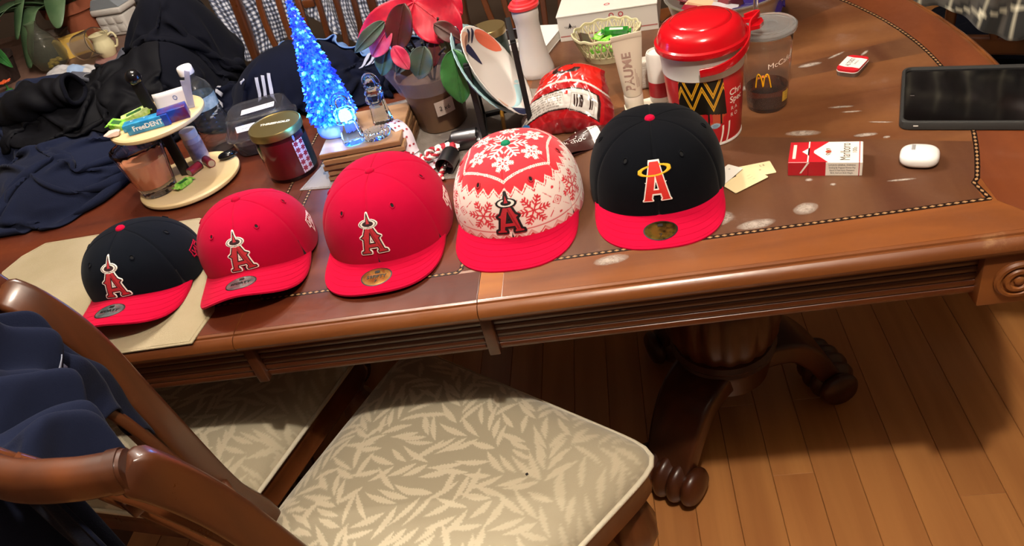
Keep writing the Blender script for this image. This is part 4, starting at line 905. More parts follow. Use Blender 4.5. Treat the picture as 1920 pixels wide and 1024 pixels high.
def sweet(name, label, loc, rx, ry, rz, L, w, m, lettm=None, group='green wrapped sweets in the basket', cat='sweet', h=None):
    s = thing(name, label, cat, loc, 0, group); s.rotation_euler = (rx, ry, rz)
    q = [(-L/2, -w*.62), (-L/2+.004, -w*.35), (-L/2+.007, -w*.5), (L/2-.007, -w*.5), (L/2-.004, -w*.35), (L/2, -w*.62), (L/2, w*.62), (L/2-.004, w*.35), (L/2-.007, w*.5), (-L/2+.007, w*.5), (-L/2+.004, w*.35), (-L/2, w*.62)]
    h = h or w*.28
    V = [(x, y, h*(1 if abs(x) < L/2-.006 else .15)) for x, y in q]+[(x, y, -h*(1 if abs(x) < L/2-.006 else .15)) for x, y in q]; n = 12
    F = [[0, 1, 10, 11], [1, 2, 9, 10], [2, 3, 8, 9], [3, 4, 7, 8], [4, 5, 6, 7]]; F += [[a+n for a in f][::-1] for f in F]+[[i, (i+1) % n, n+(i+1) % n, n+i] for i in range(n)]
    MB().add(V, F).build('wrapper', m, s, 30)
    if lettm: MB().box((0, 0, h), (L*.45, w*.5, .0006), 0).build('label_band', lettm, s, 0)
    return s
lime = pbr('lime_foil', '#5fae2c', .25, coat=.3, var=(120, '#9ed060')); dgreen = pbr('green_foil', '#2f8a2a', .25, coat=.3, var=(90, '#1f6a24')); plain_label = pbr('foil_white', '#cfc9c4', .35)
gw = 'green wrapped sweets in the basket'
gsl = ('lime sweet at the front centre of the basket pile', 'longest dark green sweet lying across top of basket pile', 'dark green sweet with white band at right of basket pile', 'lime sweet with pale band at left of basket pile', 'lime sweet touching the front rim of basket', 'lime sweet at back of the basket under longest one', 'lime sweet low at front left of the basket', 'lime sweet at bottom of basket under the others')
for i, (x, y, z, rx, ry, rz) in enumerate(((-.004, -.012, .040, .2, -.15, .3), (.020, .006, .052, .1, .1, -.12), (.026, -.014, .042, -.1, .15, -.1), (-.012, .010, .046, .3, .1, 1.1), (.004, -.024, .036, .2, .2, -.7), (.012, .022, .040, 0, .2, .5), (-.018, -.016, .030, .1, -.2, -.5), (.002, .004, .028, 0, 0, .9))):
    sweet('wrapped_sweet', gsl[i], (-.022+x, 1.522+y, T+z-.006), rx, ry, rz, .046 if i != 1 else .060, .017, dgreen if i in (1, 2) else lime, plain_label if i in (1, 3) else None, gw)
sweet('chocolate_bar', 'brown foil bar leaning on left rim of lattice basket', (-.066, 1.515, T+.046), 1.2, .5, 1.2, .055, .022, pbr('brown_wrapper', '#4c3a30', .3), None, None, 'sweet', .003)
# white mailing box
wb = thing('cardboard_box', 'white cardboard mailing box at the far edge of table', 'box', (-.006, 1.722, T), R_(-7))
bxw = pbr('white_card_box', '#c9c3ba', .7); bd = .20
MB().box((0, 0, .027), (.212, bd, .054), .0008, seg=1).build('box_body', bxw, wb, 0); MB().box((0, 0, .0555), (.215, bd+.003, .004), .001, seg=1).build('box_lid', bxw, wb, 0)
MB().add([(-.104, -bd/2-.0004, .010), (.104, -bd/2-.0004, .010), (.104, -bd/2-.0004, .0125), (-.104, -bd/2-.0004, .0125)], [[0, 1, 2, 3]]).build('pink_line', pbr('pale_red_print', '#a8605a', .6), wb, 0, flip=None)
lettering('TELI   OS', .0065, lambda u, v: (-.080+u, -bd/2-.0006, .030+v), ink, wb); MB().add([(-.080+.005*x, -bd/2-.0006, .030+.010*y) for x, y in ((-1, -.3), (0, 1), (1, -.3), (.3, .1), (0, -.4), (-.3, .1))], [list(range(6))]).build('star_mark', ink, wb, 0, flip=None)
for x in (.010, .030): MB().lathe([(.0035, 0), (.0055, 0)], 20, rot(PI/2, 0, 0, (x, -bd/2-.0006, .044)), caps=False).build('ring_mark', pbr('ring_red', '#a83038', .5), wb, 0, flip=None)
MB().lathe([(.004, 0), (.0065, 0)], 20, rot(0, 0, 0, (.0, -.070, .0578)), caps=False).build('ring_mark', pbr('ring_red', '#a83038', .5), wb, 0, flip=None)
# steel bowl of assorted sweets
sb = thing('mixing_bowl', 'brushed steel mixing bowl of sweets at back of table', 'bowl', (.215, 1.520, T))
pr = [(0, .003), (.055, .003), (.060, 0), (.062, .002), (.085, .022), (.105, .055), (.115, .090), (.119, .092), (.119, .0945), (.113, .0935), (.103, .056), (.083, .024), (.060, .006), (0, .006)]
MB().lathe(pr, 64, caps=False).build('bowl_shell', pbr('brushed_steel', '#c4c0b8', .38, metal=.85), sb, 40)
bsl = ('at the front right rim of', 'at the front rim of', 'at the left rim of', 'left of centre in', 'at right front of', 'in the middle of', 'right of centre in', 'at far left of', 'at far right of', 'at the back of', 'at back right of', 'at back left of')
tones = [('#2a1c5c', 'purple'), ('#d9b08c', 'peach'), ('#8c1c30', 'dark red'), ('#c8c4c8', 'silver'), ('#2a1c5c', 'purple'), ('#6a2a30', 'maroon')]
for i, (x, y, z, rz) in enumerate(((.025, -.080, .070, .1), (-.040, -.078, .068, .4), (-.080, -.040, .070, 1.2), (-.012, -.050, .070, -.3), (.065, -.060, .068, -.2), (.005, -.020, .072, .7), (.050, -.020, .070, 1.), (-.050, -.010, .070, -.5), (.085, -.015, .070, .6), (-.010, .030, .070, .2), (.045, .045, .070, 1.4), (-.060, .045, .068, .9))):
    cc, nm_ = tones[i % 6]; sweet('wrapped_sweet', nm_+' wrapped sweet '+bsl[i]+' steel mixing bowl', (.215+x, 1.520+y, T+z), .15*(i % 3-1), .2*(i % 2), rz, .062, .026, pbr('foil_'+nm_.replace(' ', '_'), cc, .25, coat=.3, bump=(200, .5)), None, 'sweets in the steel bowl', 'sweet', .010)
# white salt shaker with coral cap
ss = thing('salt_shaker', 'tall waisted white salt shaker with a coral red cap', 'shaker', (-.172, 1.502, T))
MB().lathe([(.036, 0), (.0375, .002), (.036, .012), (.0305, .034), (.0265, .060), (.0245, .084), (.0238, .105), (.0250, .116), (.0262, .122), (.0268, .140), (.025, .142)], 48).build('shaker_body', pbr('milky_plastic', '#cfc8c4', .4, sss=.3), ss, 50)
coral = pbr('coral_plastic', '#d8383c', .35)
MB().lathe([(.0285, .138), (.0305, .140), (.0305, .145), (.0285, .147), (.0270, .146), (.0262, .150), (.021, .151), (.020, .157), (.017, .158), (.016, .163), (0, .164)], 48).build('cap', coral, ss, 35)
MB().box((0, .004, .1655), (.018, .008, .004), .0015).build('flip_tab', coral, ss, 40)
# tin candle with brass lid, silver bauble, phone box and books behind the holder
tn = thing('tin_candle', 'dark green tin candle with a flat brass lid', 'candle', (-.262, 1.565, T))
MB().lathe([(.034, 0), (.0355, .002), (.0355, .082)], 48).build('tin_body', pbr('bottle_green', '#24302a', .3, metal=.3), tn, 40); MB().lathe([(.0365, .076), (.037, .077), (.037, .089), (.0360, .0905), (0, .0905)], 48).build('lid', pbr('brass_lid', '#a08a5c', .3, metal=.8), tn, 40)
MB().lathe([(.0357, .030), (.0357, .060)], 48, caps=False).build('label', pbr('green_label', '#31403a', .5), tn, 40)
br_ = thing('silver_bauble', 'tiny silver bauble resting on the brass candle lid', 'bauble', (-.285, 1.548, T+.0905))
MB().sphere((0, 0, .0065), .0065, 10).build('ball', pbr('chrome', '#c8c4c0', .12, metal=1), br_, 60); MB().lathe([(.0022, .0125), (.0022, .016), (0, .016)], 12).build('cap', pbr('chrome', '#c8c4c0', .12, metal=1), br_, 40)
def book(name, label, loc, d, rz, cov, page, spine=None, cat='book'):
    b = thing(name, label, cat, loc, rz); x, y, z = d
    MB().box((0, 0, z/2), (x-.003, y-.003, z-.003), 0).build('pages', page, b, 0)
    for zz in (.0007, z-.0007): MB().box((0, 0, zz), (x, y, .0014), .0003, seg=1).build('cover', cov, b, 0)
    MB().box((-x/2, 0, z/2), (.0016, y, z), .0004, seg=1).build('spine', spine or cov, b, 0); return b
pagem = pbr('pages', '#d8d2c8', .8)
book('paperback_book', 'white covered book with blue edge beside the salt shaker', (-.178, 1.640, T), (.09, .13, .020), R_(-20), pbr('book_white', '#cfcbc8', .5), pagem, pbr('book_blue', '#26369a', .4))
book('notebook', 'blue notebook under the black phone behind holder', (-.262, 1.682, T), (.12, .085, .018), R_(-6), pbr('notebook_blue', '#1c2a6a', .5), pagem)
ph = thing('mobile_phone', 'black phone in a white case stacked on blue notebook', 'phone', (-.236, 1.664, T+.018), R_(-8))
MB().prism(rrect(.075, .062, .008), 0, .009).build('phone_case', white_pl, ph, 40); MB().prism(rrect(.070, .057, .006), .0088, .0096).build('screen', pbr('screen_glass', '#060506', .09), ph, 0)
# ------------------------------------------------------------------ things on the left half of the table
beige_weave = fabric('cream_linen', '#c6b798', '#b5a685', .95, 1500, .8, .1, True); grey_weave = fabric('grey_linen', '#a59a90', '#8a8078', .95, 1500, .8, .1, True)
def placemat(name, label, poly, m, z=T+.0006, th=.0016, ribs=True):
    t = thing(name, label, 'placemat', (sum(p[0] for p in poly)/len(poly), sum(p[1] for p in poly)/len(poly), z)); cx, cy = t.location[:2]
    xs = [p[0]-cx for p in poly]; ys = [p[1]-cy for p in poly]; loc = [(x-cx, y-cy) for x, y in poly]
    MB().prism(loc, 0, th).build('woven_sheet', m, t, 0)
    hm = MB(); q = [(x*.978, y*.978, th+.0002) for x, y in loc]
    hm.tube(q+[q[0]], .0007, 4); hm.build('hem_stitching', m, t, 0, flip=None); return t
placemat('placemat', 'cream woven placemat with cut corners under the leftmost navy cap', [(-1.156, 1.049), (-1.143, 1.094), (-1.112, 1.128), (-.790, 1.130), (-.735, 1.095), (-.722, 1.05), (-.652, .85), (-.661, .781), (-.898, .778), (-.99, .80), (-1.06, .86)], beige_weave)
placemat('placemat', 'grey woven placemat under the coaster stack and poinsettia', [(-.605, 1.172), (-.255, 1.120), (-.150, 1.200), (-.105, 1.400), (-.38, 1.49), (-.52, 1.47)], grey_weave)
# two-tier round wooden stand on a black post
birch = wood('birch', '#c3a878', '#d6bf92', .5, axis=0, fine=60, stretch=10); blkp = pbr('black_lacquer', '#121113', .4)
rs = thing('tiered_stand', 'two-tier round pale wood stand with black post, left of candle', 'stand', (-.862, 1.270, T))
for z, r, nm_ in ((.004, .100, 'lower_tray'), (.138, .090, 'upper_tray')):
    MB().lathe([(r-.006, z), (r-.001, z+.003), (r, z+.006), (r-.0005, z+.009), (r-.004, z+.0115), (0, z+.0118)], 72).build(nm_, birch, rs, 35)
for a in (.5, 2.6, 4.7): MB().lathe([(.006, 0), (.007, .005)], 14, rot(loc=(.08*math.cos(a), .08*math.sin(a), 0))).build('foot', blkp, rs, 40)
MB().box((-.010, .012, .115), (.022, .005, .20), .0008).build('post', blkp, rs, 30)
MB().sphere((-.010, .012, .226), .0145, 12).build('finial', pbr('black_gloss', '#0d0d10', .15), rs, 60)
# tumbler candle in ribbed glass
tg = thing('tumbler_candle', 'ribbed glass tumbler of peach wax on the lower tray', 'candle', (-.910, 1.236, T+.0160))
gr = lambda z: .0335+(.0485-.0335)*z/.102
tw = [(0, .0), (.032, 0), (.0335, .002)]+[(gr(z), z) for z in np.linspace(.004, .1005, 9)]+[(gr(.102)-.0006, .1015)]+[(gr(z)-.0020, z) for z in np.linspace(.1005, .020, 8)]+[(0, .0195)]
MB().lathe(tw, 72, caps=False, wob=lambda a, z: 1+.012*math.cos(a*18)*(1 if z > .003 else 0)).build('glass', clear('tumbler_glass', '#fbf0ec', .02, 1.45), tg, 50)
MB().lathe([(0, .0205), (gr(.0205)-.0024, .021), (gr(.072)-.0024, .072), (.03, .0715), (0, .071)], 48, caps=False).build('wax', pbr('peach_wax', '#e09a74', .5, sss=.3), tg, 40)
# pill bottle, water bottle
pbt = thing('pill_bottle', 'small white pill bottle behind the post on lower tray', 'bottle', (-.862, 1.338, T+.0160))
MB().lathe([(.0165, 0), (.0175, .002), (.0175, .048), (.015, .053)], 36).build('bottle_body', pbr('white_plastic2', '#cfc9d0', .4), pbt, 40); MB().lathe([(.0165, .0525), (.017, .054), (.017, .066), (.0155, .068)], 36, wob=lambda a, z: 1+.02*math.cos(a*30)).build('cap', white_pl, pbt, 40)
MB().lathe([(.0177, .008), (.0177, .042)], 36, caps=False).build('label', pbr('pill_label', '#b9aebb', .5, var=(70, '#8d8496')), pbt, 40)
wbt = thing('water_bottle', 'clear plastic water bottle with white cap behind tiered stand', 'bottle', (-.846, 1.408, T))
pr = [(0, .006), (.018, .004), (.026, 0), (.0315, .004)]
for k in range(8):
    z = .010+.010*k; pr += [(.0325, z+.002), (.0325, z+.006), (.0308, z+.009)]
pr += [(.0325, .094), (.0318, .096), (.0318, .124), (.0325, .126), (.031, .134), (.026, .146), (.017, .156), (.0128, .160), (.0128, .165), (.0150, .166), (.0150, .168), (.0120, .169), (.0120, .178)]
inn_ = [(max(0, r-.0008), z+(.0006 if z < .01 else 0)) for r, z in pr][::-1]
MB().lathe(pr+inn_, 48, caps=False).build('bottle_body', pbr('bottle_plastic', '#eef3f6', .04, trans=.985, ior=1.25), wbt, 40)
MB().lathe([(.0322, .097), (.0322, .123)], 48, caps=False).build('label', pbr('bottle_label', '#6d8794', .4, var=(60, '#a9b9be')), wbt, 40)
MB().lathe([(.0145, .169), (.0150, .170), (.0150, .183), (.0135, .1855), (0, .186)], 40, wob=lambda a, z: 1+(.025*math.cos(a*40) if z < .183 else 0)).build('cap', pbr('bottle_cap', '#e4e2e4', .4), wbt, 40)
# small cells, fob, wrapper on the lower tray
zt2 = T+.0160
for i, (x, y, rz, lb) in enumerate(((-.852, 1.285, 1.15, 'red button-top battery cell nearer the black post on tray'), (-.830, 1.305, 2.35, 'red battery cell nearer the black oval fob on tray'))):
    b = thing('battery_cell', lb, 'battery', (x, y, zt2+.0085), rz, 'battery cells on the lower tray'); M = rot(0, PI/2, 0)
    MB().lathe([(.0078, -.0155), (.0083, -.015), (.0083, .0135), (.0078, .0142)], 28, M).build('sleeve', pbr('cell_red', '#7c1c2a', .3), b, 40); MB().lathe([(.0066, -.0160), (.0066, -.0154)], 24, M).build('terminal', pbr('cell_metal', '#b0a8a0', .3, metal=.8), b, 40); MB().lathe([(.0084, .0128), (.0084, .0148), (.005, .0150), (.005, .017)], 24, M).build('cell_rim', blkp, b, 40)
fb = thing('key_fob', 'glossy black oval fob at the right edge of lower tray', 'fob', (-.797, 1.322, zt2), .45)
MB().sphere((0, 0, .0075), (.018, .0115, .0075), 12).build('shell', pbr('black_gloss', '#0d0d10', .15), fb, 60); MB().tube([(.017+.005*math.cos(a), .005*math.sin(a), .006) for a in np.linspace(0, 2*PI, 14, endpoint=False)], .0012, 6, closed=True).build('ring', blkp, fb, 50)
sweet('wrapped_sweet', 'green wrapped sweet lying at the front of the lower tray', (-.857, 1.236, zt2+.006), .1, .05, 1.15, .044, .015, lime, pbr('dark_green_print', '#2c5a2c', .4), 'green sweets on the tiered stand')
# upper tray: gum, sweets, scraps
ux, uy, uz = -.862, 1.270, T+.1500
def gum(lb, loc, rz, rx, L, w, h, m, words, wm, cat='gum pack', extra=None):
    g = thing('gum_pack', lb, cat, loc, rz); g.rotation_euler.x = rx
    MB().box((0, 0, h/2), (L, w, h), .0012).build('carton', m, g, 30)
    for s, sz, fn, of in words(L, w, h): lettering(s, sz, fn, wm, g, offset=of)
    return g
gblue = pbr('gum_blue', '#1f78b0', .3, coat=.3, var=(60, '#3f9ac4')); gwhite = pbr('gum_white', '#dfe6ea', .4)
def fw(L, w, h): return [('FreeDENT', .0125, lambda u, v: (u, -w/2-.0003, h/2+v), .0003)]
def fw2(L, w, h): return [('Freedent', .0120, lambda u, v: (u, v, h+.0003), .0003)]
g1 = gum('blue gum pack at the front rim of upper tray', (ux+.014, uy-.052, uz), .24, 0, .078, .014, .0205, gblue, fw, gwhite)
MB().box((.033, 0, .0104), (.0128, .0144, .0212), .0012).build('dark_end', pbr('gum_dark', '#1c3f9a', .35), g1, 0)
gum('second blue gum pack lying flat behind the front one', (ux-.010, uy-.030, uz), .26, 0, .070, .024, .012, gblue, fw2, gwhite)
gum('open blue and maroon gum pack at right on upper tray', (ux+.056, uy-.030, uz), .35, .1, .052, .022, .024, pbr('gum_deep', '#1d3e94', .3, var=(40, '#5a1c3a')), lambda L, w, h: [], gwhite)
sweet('wrapped_sweet', 'long green wrapped sweet at the back of upper tray', (ux-.040, uy+.004, uz+.009), .1, -.12, .42, .066, .020, pbr('pale_lime_foil', '#93b84a', .3, var=(120, '#c9d89a')), pbr('dark_green_print', '#2c5a2c', .4), 'green sweets on the tiered stand')
sweet('wrapped_sweet', 'short bright green sweet at the left rim of upper tray', (ux-.064, uy-.024, uz+.008), .2, .15, -.25, .042, .019, lime, pbr('dark_green_print', '#2c5a2c', .4), 'green sweets on the tiered stand')
def crumple(name, label, cat, loc, r, m, seed, n=14, squash=(1, 1, .6)):
    t = thing(name, label, cat, loc); rg = np.random.default_rng(seed); bm = bmesh.new(); bmesh.ops.create_icosphere(bm, subdivisions=3, radius=1)
    d = rg.normal(size=(n, 3)); d /= np.linalg.norm(d, axis=1)[:, None]
    for v in bm.verts:
        p = np.array(v.co); q = 1.0
        for k in range(n): q = min(q, (.62+.3*((k*37) % 10)/10)/max(1e-3, p@d[k]) if p@d[k] > .55 else 9)
        v.co = Vector(p*q*np.array(r)*1.0)
    me = bpy.data.meshes.new('crumpled_sheet'); bm.to_mesh(me); bm.free(); me.materials.append(m); zmin = min(v.co.z for v in me.vertices)
    for v in me.vertices: v.co.z -= zmin
    finish('crumpled_sheet', me, t, 18); return t
crumple('crumpled_wrapper', 'crumpled pinkish white wrapper at front left of upper tray', 'wrapper', (ux-.060, uy-.056, uz), (.022, .011, .006), pbr('pink_paper', '#d3b9ae', .6), 3)
crumple('yellow_packet', 'crumpled yellow packet behind the gum on upper tray', 'wrapper', (ux+.006, uy+.036, uz), (.024, .016, .014), pbr('yellow_foil', '#d8b656', .4), 5)
pt_ = thing('paper_label', 'folded white paper label with clear plastic tag on upper tray', 'label', (ux+.046, uy+.004, uz), .10)
P = np.array([[(x, .004*math.sin(x*60)+.012*z/.05, .004+z) for z in np.linspace(0, .036, 5)] for x in np.linspace(-.036, .030, 9)]); MB().grid(P).build('paper_sheet', pbr('label_paper', '#cfc8c6', .6), pt_, 40, thick=.0006)
MB().lathe([(.0030, 0), (.0044, 0)], 16, rot(PI/2, 0, 0, (.004, .003, .026)), caps=False).build('round_mark', pbr('mark_blue', '#6878a8', .5), pt_, 0, flip=None)
hook = [(.018, -.004), (.030, -.004), (.040, .030), (.052, .062), (.044, .066), (.036, .048), (.028, .050)]
MB().prism([(x, z) for x, z in hook], -.0008, .0008, M=rot(PI/2, 0, 0, (0, .004, .004))).build('hang_clip', pbr('milky_clear', '#c4c4d6', .25, trans=.5, ior=1.2), pt_, 0)
# clear clamshell box with labels, dark sauce in the base
cl = thing('clamshell_box', 'clear plastic clamshell food box with white price labels', 'food box', (-.735, 1.395, T), R_(12))
pet = pbr('clamshell_plastic', '#f4f4f8', .06, trans=.985, ior=1.35)
def rsq(w, d, z, e=5, n=56): return [((abs(math.cos(a))**e+abs(math.sin(a))**e)**(-1/e)*math.cos(a)*w, (abs(math.cos(a))**e+abs(math.sin(a))**e)**(-1/e)*math.sin(a)*d, z) for a in np.linspace(0, 2*PI, n, endpoint=False)]
lo = [rsq(.052, .042, .001), rsq(.058, .048, .004), rsq(.066, .054, .038), rsq(.071, .059, .040), rsq(.071, .059, .0415)]; m_ = MB().grid(np.array(lo), wrap=True); m_.add(lo[0], [list(range(56))]); m_.build('lower_tray', pet, cl, 40, thick=.0007)
hi = [rsq(.072, .060, .042), rsq(.072, .060, .046), rsq(.068, .056, .047), rsq(.060, .049, .078), rsq(.056, .045, .081), rsq(.046, .036, .079)]; m_ = MB().grid(np.array(hi), wrap=True); m_.add(hi[-1], [list(range(56))]); m_.build('hinged_lid', pet, cl, 40, thick=.0007)
fl_ = [rsq(.050, .040, .003), rsq(.060, .049, .026)]; m_ = MB().grid(np.array(fl_), wrap=True); m_.add(fl_[-1], [list(range(56))]); m_.add(fl_[0], [list(range(56))]); m_.build('dark_filling', pbr('dark_sauce', '#2c1418', .5, bump=(120, .8)), cl, 40)
lab_m = pbr('price_label', '#dcd6d4', .5)
def lblock(poly, z, lines, M):
    o = MB().prism(poly, 0, .0004, M=M).build('price_label', lab_m, cl, 0)
    for s, sz, x, y in lines: lettering(s, sz, lambda u, v: tuple(M @ Vector((x+u, y+v, .0007))), ink, o)
lblock([(-.034, -.012), (.034, -.012), (.034, .012), (-.034, .012)], 0, [('0 12345 67890', .006, -.006, .002), ('5/24', .009, .024, .003), ('------------', .005, -.004, .008), ('--- ----', .005, -.004, -.006)], rot(0, 0, .05, (.008, -.012, .0816)))
lblock([(-.020, -.006), (.020, -.006), (.020, .006), (-.020, .006)], 0, [('--- ---- --', .005, 0, 0)], rot(R_(62), 0, 0, (-.018, -.0545, .066)))
# dark red jar candle with brass lid
jc = thing('jar_candle', 'dark red jar candle with brass lid, left of coaster stack', 'candle', (-.638, 1.252, T))
MB().lathe([(0, .003), (.038, .003), (.044, 0), (.0465, .003), (.0475, .008), (.0475, .086), (.046, .090), (.0445, .090), (.0445, .010), (0, .008)], 64, caps=False).build('glass_jar', clear('jar_glass', '#f4eaea', .02, 1.4), jc, 40)
MB().lathe([(0, .0085), (.0440, .0085), (.0440, .079), (0, .079)], 56, caps=False).build('wax', pbr('wine_wax', '#7c1220', .35, sss=.1), jc, 40)
jl = MB().lathe([(.0490, .088), (.0500, .089), (.0500, .1005), (.0488, .1025), (.0470, .1025), (.0462, .1016), (0, .1016)], 72).build('lid', pbr('brass_lid2', '#8f7c4a', .34, metal=.85), jc, 35)
lettering('THRESHOLD', .0105, lambda u, v: (u*1.0+.006*0, v+.004, .1019), pbr('lid_emboss', '#efe4bc', .35, metal=.2), jl, offset=.0004)
def jsurf(a, z, d=.0004): return ((.0475+d)*math.cos(a), (.0475+d)*math.sin(a), z)
def jar_print(U, V):
    I = np.zeros(U.shape, int); x = np.mod(U*.0475/.0125, 1)-.5; y = np.mod(V/.0125, 1)-.5; I[snow(x*.0125, y*.0125, .0055, .0007)] = 1; I[U > -.28] = 2; return I
raster(jar_print, -.78, .35, .010, .074, .0007, jsurf, .0003, [pbr('snow_label', '#c9b9c4', .5), pbr('snow_flake_red', '#8c1c30', .5), pbr('dark_teal_label', '#14242c', .4)], jc, 'label')
# stack of square wooden coasters
bw1 = wood('acacia', '#6e4c32', '#9c7854', .45, axis=0, fine=80, rand=.15, stretch=16); 
st_lab = ('lowest square wooden coaster in the stack', 'second square wooden coaster from the bottom', 'middle square wooden coaster of the stack', 'second square wooden coaster from the top', 'topmost square wooden coaster, carrying the blue tree')
rg = random.Random(8)
for k in range(5):
    t = thing('wooden_coaster', st_lab[k], 'coaster', (-.472+rg.uniform(-.003, .003), 1.258+rg.uniform(-.003, .003), T+.0022+.0118*k), R_(2+rg.uniform(-1.5, 1.5)), 'stacked wooden coasters')
    n = 14; a = .0755; edge = [(-a+2*a*i/n, -a+rg.uniform(-.0008, .0008)) for i in range(n)]+[(a+rg.uniform(-.0008, .0008), -a+2*a*i/n) for i in range(n)]+[(a-2*a*i/n, a) for i in range(n)]+[(-a, a-2*a*i/n) for i in range(n)]
    V = [(x*.985, y*.985, .0006) for x, y in edge]+[(x, y, .002) for x, y in edge]+[(x, y, .0092) for x, y in edge]+[(x*.985, y*.985, .0110) for x, y in edge]; m = len(edge)
    F = [list(range(m))[::-1], list(range(3*m, 4*m))]+[[r*m+i, r*m+(i+1) % m, (r+1)*m+(i+1) % m, (r+1)*m+i] for r in range(3) for i in range(m)]
    MB().add(V, F).build('board', bw1, t, 30)
    for sx in (-1, 1): MB().box((.05*sx, -a-.0003, .0015), (.05, .001, .0012), 0).build('bark_line', pbr('bark_dark', '#3a2416', .8), t, 0)
ZS = T+.0022+.0118*5
# light-up crystal tree: hundreds of clear needles round a lit cone
trx, try_ = -.529, 1.268
tr = thing('lit_tree', 'glowing blue crystal christmas tree on a round white base', 'tree ornament', (trx, try_, ZS))
MB().lathe([(.034, 0), (.037, .002), (.0385, .010), (.037, .020), (.031, .029), (.020, .034), (0, .035)], 48).build('base', pbr('frosted_base', '#9fb6e8', .4, sss=.6, emit=('#3050ff', .35)), tr, 50)
tz0, tH = .026, .222
core = pbr('lit_core', '#2060d0', .5, emit=('#1a6cff', .55)); b_ = MB().lathe([(.034, tz0), (.036, tz0+.006), (.028, tz0+.07), (.015, tz0+.14), (.003, tz0+tH-.004), (0, tz0+tH)], 32).build('lit_core', core, tr, 50)
m_ = core; N_ = m_.node_tree.nodes; L_n = m_.node_tree.links; tcn = N_.new('ShaderNodeTexCoord'); sp_ = N_.new('ShaderNodeSeparateXYZ'); L_n.new(tcn.outputs['Object'], sp_.inputs[0]); rmp = N_.new('ShaderNodeValToRGB'); mr_ = N_.new('ShaderNodeMapRange'); mr_.inputs[1].default_value = tz0; mr_.inputs[2].default_value = tz0+tH*.9
L_n.new(sp_.outputs[2], mr_.inputs[0]); L_n.new(mr_.outputs[0], rmp.inputs[0]); e = rmp.color_ramp.elements; e[0].color = (.02, .55, 1, 1); e[1].color = (.06, .10, .9, 1); q = e.new(.4); q.color = (.03, .28, 1, 1); L_n.new(rmp.outputs[0], N_['Principled BSDF'].inputs['Emission Color'])
crys = [pbr('crystal_%d' % i, c, .08, trans=.75, ior=1.5, emit=(e_, s_), coat=.5) for i, (c, e_, s_) in enumerate((('#5a94f0', '#1050ff', .20), ('#6aa8f4', '#1890ff', .34), ('#3a5ce0', '#1828d8', .16), ('#d0ecff', '#40c8ff', 1.1)))]
rg = random.Random(21); groups = [MB() for _ in range(4)]
tiers = 40; cnt = 0
for t in range(tiers):
    f = t/(tiers-1); z = tz0+.004+tH*f**1.0*.985; R0 = .0415*(1-f)**.95+.0025; nn = max(5, int(46*(1-f)+7)); R0 *= 1+.05*((t % 3)-1)
    for k in range(nn):
        a = 2*PI*(k+.5*(t % 2))/nn+rg.uniform(-.08, .08); L = .010*(1-.5*f)+.002; w = .0027*(1-.35*f); r1 = R0*rg.uniform(.88, 1.05); r0 = max(.001, r1-L); dz = -.003*(1-.4*f)+rg.uniform(-.003, .003)
        c, s = math.cos(a), math.sin(a); d = Vector((c, s, rg.uniform(-.9, .3))).normalized(); sd = Vector((-s, c, rg.uniform(-.4, .4))).normalized(); u = d.cross(sd).normalized(); q = rg.uniform(-.8, .8); sd, u = sd*math.cos(q)+u*math.sin(q), u*math.cos(q)-sd*math.sin(q)
        ce = Vector((r1*c*.93, r1*s*.93, z)); h = (.0064-.0028*f)*rg.uniform(.8, 1.2); w = h*rg.uniform(.55, .75)
        groups[rg.choice((0, 0, 0, 1, 1, 2, 2, 2, 3))].add([ce-d*h, ce+sd*w, ce+u*w, ce-sd*w, ce-u*w, ce+d*h], [[0, 2, 1], [0, 3, 2], [0, 4, 3], [0, 1, 4], [5, 1, 2], [5, 2, 3], [5, 3, 4], [5, 4, 1]])
for g_, m_ in zip(groups, crys): o = g_.build('crystal_beads', m_, tr, 0, flip=None); o['kind'] = 'stuff'
for z, e_, c_ in ((.05, .9, (.05, .45, 1)), (.12, .7, (.05, .25, 1)), (.19, .4, (.12, .2, 1))):
    for a_ in (-2.2, -.9, 2.6): l_ = lamp('tree_light', (trx+.072*math.cos(a_)*(1.15-z*3.5), try_+.072*math.sin(a_)*(1.15-z*3.5), ZS+z), e_*(.45 if a_ > 2 else .16), c_, .015)
lamp('tree_base_light', (trx+.01, try_-.062, ZS+.012), .10, (.1, .25, 1), .01)
# crystal figures on the coasters
ice = clear('crystal_glass', '#e4f4ff', .03, 1.3)
def figure(name, label, loc, h, rz, kneel=False):
    f = thing(name, label, 'figurine', loc, rz, 'crystal figures by the tree')
    MB().lathe([(.019, 0), (.0215, .002), (.0205, .010), (.0175, .35*h), (.0165, .55*h), (.0190, .66*h), (.015, .74*h), (.007, .78*h)], 10, sx=1.0, sy=.8).build('robe', ice, f, 25)
    MB().sphere((0, -.002, .85*h), (.0095, .0095, .0110), 8).build('head', ice, f, 50)
    hd = [(.0155*math.cos(a)*1.0, .002+.002*math.cos(a), .84*h+.0175*math.sin(a)) for a in np.linspace(-.9, PI+.9, 16)]; MB().tube(hd, [.0042]*16, 8).build('hood', ice, f, 50)
    for s in (-1, 1): MB().tube(smooth_path([(.013*s, 0, .66*h), (.015*s, -.008, .52*h), (.003*s, -.014, .50*h)], 4), .0032, 8).build('arm', ice, f, 50)
figure('crystal_figurine', 'clear crystal hooded figurine at front of the coaster stack', (-.484, 1.207, ZS), .090, .2)
figure('crystal_figurine', 'clear crystal figurine at back right of the coaster stack', (-.440, 1.263, ZS), .092, -.5)
cd_ = thing('crystal_manger', 'low oval crystal dish with ridged sides between figurines', 'figurine', (-.441, 1.209, ZS), .3, 'crystal figures by the tree')
